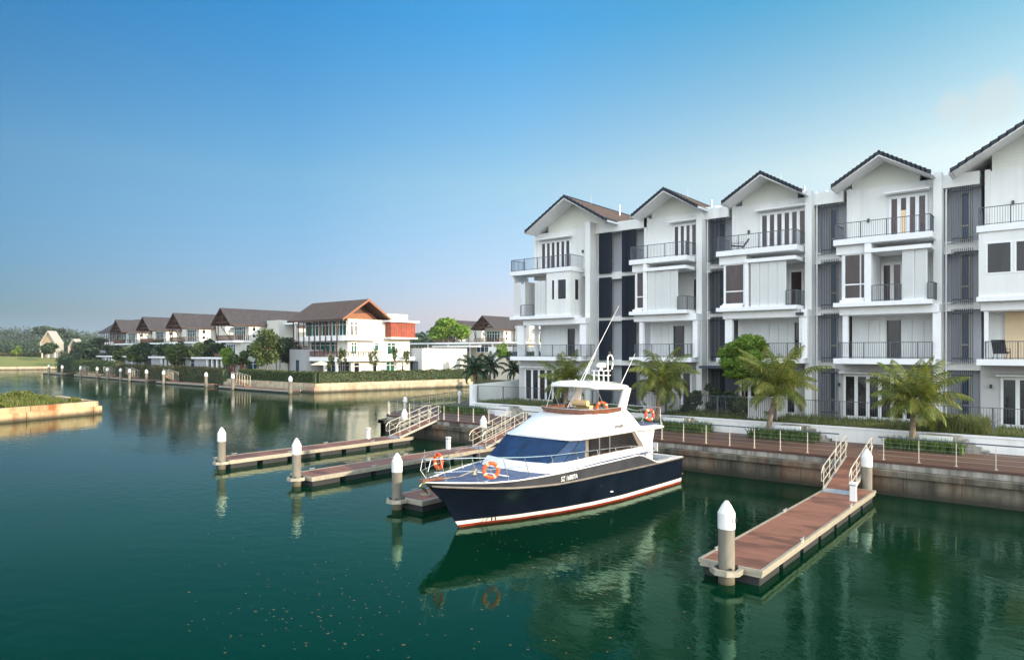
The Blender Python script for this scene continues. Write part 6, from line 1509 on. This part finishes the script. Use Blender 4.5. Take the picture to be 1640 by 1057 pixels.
x, y = atd(26, 290); make_tree('shade_tree', (x, y, 4.0), 5.2, 1.9, 'lone small pale tree on the far left field', 'tree', 'trees on the field', 'bright_leaf', 1000, .4, .1, 8, 203)
x, y = atd(71, 470); make_tree('umbrella_tree', (x, y, 4.0), 21, 9.0, 'flat-topped umbrella tree above the field house', 'tree', 'tall trees on the far skyline', 'wood_leaf', 2600, 1.1, .6, 12, 204, rz=3.5)
x, y = atd(110, 430); make_tree('skyline_tree', (x, y, 4.0), 18, 6.0, 'tall round tree on the skyline left of the villas', 'tree', 'tall trees on the far skyline', 'wood_leaf', 2600, .9, .3, 10, 205)
bl = []
r2 = random.Random(11)
for i in range(150):
    px = r2.uniform(-60, 215); d = r2.uniform(325, 520); x, y = atd(px, d); h = r2.uniform(3.6, 7.0)*(1 if d < 420 else 1.25); bl.append((x, y, 4+h*.55, r2.uniform(5, 10), r2.uniform(5, 10), h*.75))
v, f = leaf_quads(blob_points(bl, 90000, .75), 0.75, aspect=1.3); tag(mesh_np('woods', v, f, 'wood_leaf'), None, None, kind='stuff')
bl = []
for i in range(90):
    px = r2.uniform(-80, 160); d = r2.uniform(800, 1150); x, y = atd(px, d); bl.append((x, y, 13+r2.uniform(-2, 7), r2.uniform(16, 32), r2.uniform(16, 32), r2.uniform(12, 20)))
for i in range(60):
    px = r2.uniform(560, 900); d = r2.uniform(330, 520); x, y = atd(px, d); bl.append((x, y, 9+r2.uniform(-2, 4), r2.uniform(8, 14), r2.uniform(8, 14), r2.uniform(5, 9)))
v, f = leaf_quads(blob_points(bl, 42000, .75), 2.4, aspect=1.3); tag(mesh_np('distant_woods', v, f, 'wood_leaf'), None, None, kind='stuff')
bl = []
for i in range(40):
    px = r2.uniform(-20, 150); d = r2.uniform(296, 312); x, y = atd(px, d); bl.append((x, y, 4.2+r2.uniform(0, .6), r2.uniform(2, 5), r2.uniform(2, 5), r2.uniform(.8, 1.6)))
v, f = leaf_quads(blob_points(bl, 9000, .7), .5, aspect=1.3); tag(mesh_np('field_scrub', v, f, 'hedge_leaf_red'), None, None, kind='stuff')

# ================================================================== HAZE
hz = NT('haze'); hz.t.nodes.remove(hz.b)
pv_ = hz.t.nodes.new('ShaderNodeVolumePrincipled'); pv_.inputs['Color'].default_value = (0.80, 0.90, 1.0, 1); pv_.inputs['Density'].default_value = 0.00011; pv_.inputs['Anisotropy'].default_value = 0.0
hz.l(pv_.outputs[0], hz.t.nodes['Material Output'].inputs['Volume'])
o = MB().box(-1900, 700, -450, 1500, -4, 58).build('haze', 'haze'); tag(o, None, None, kind='stuff')
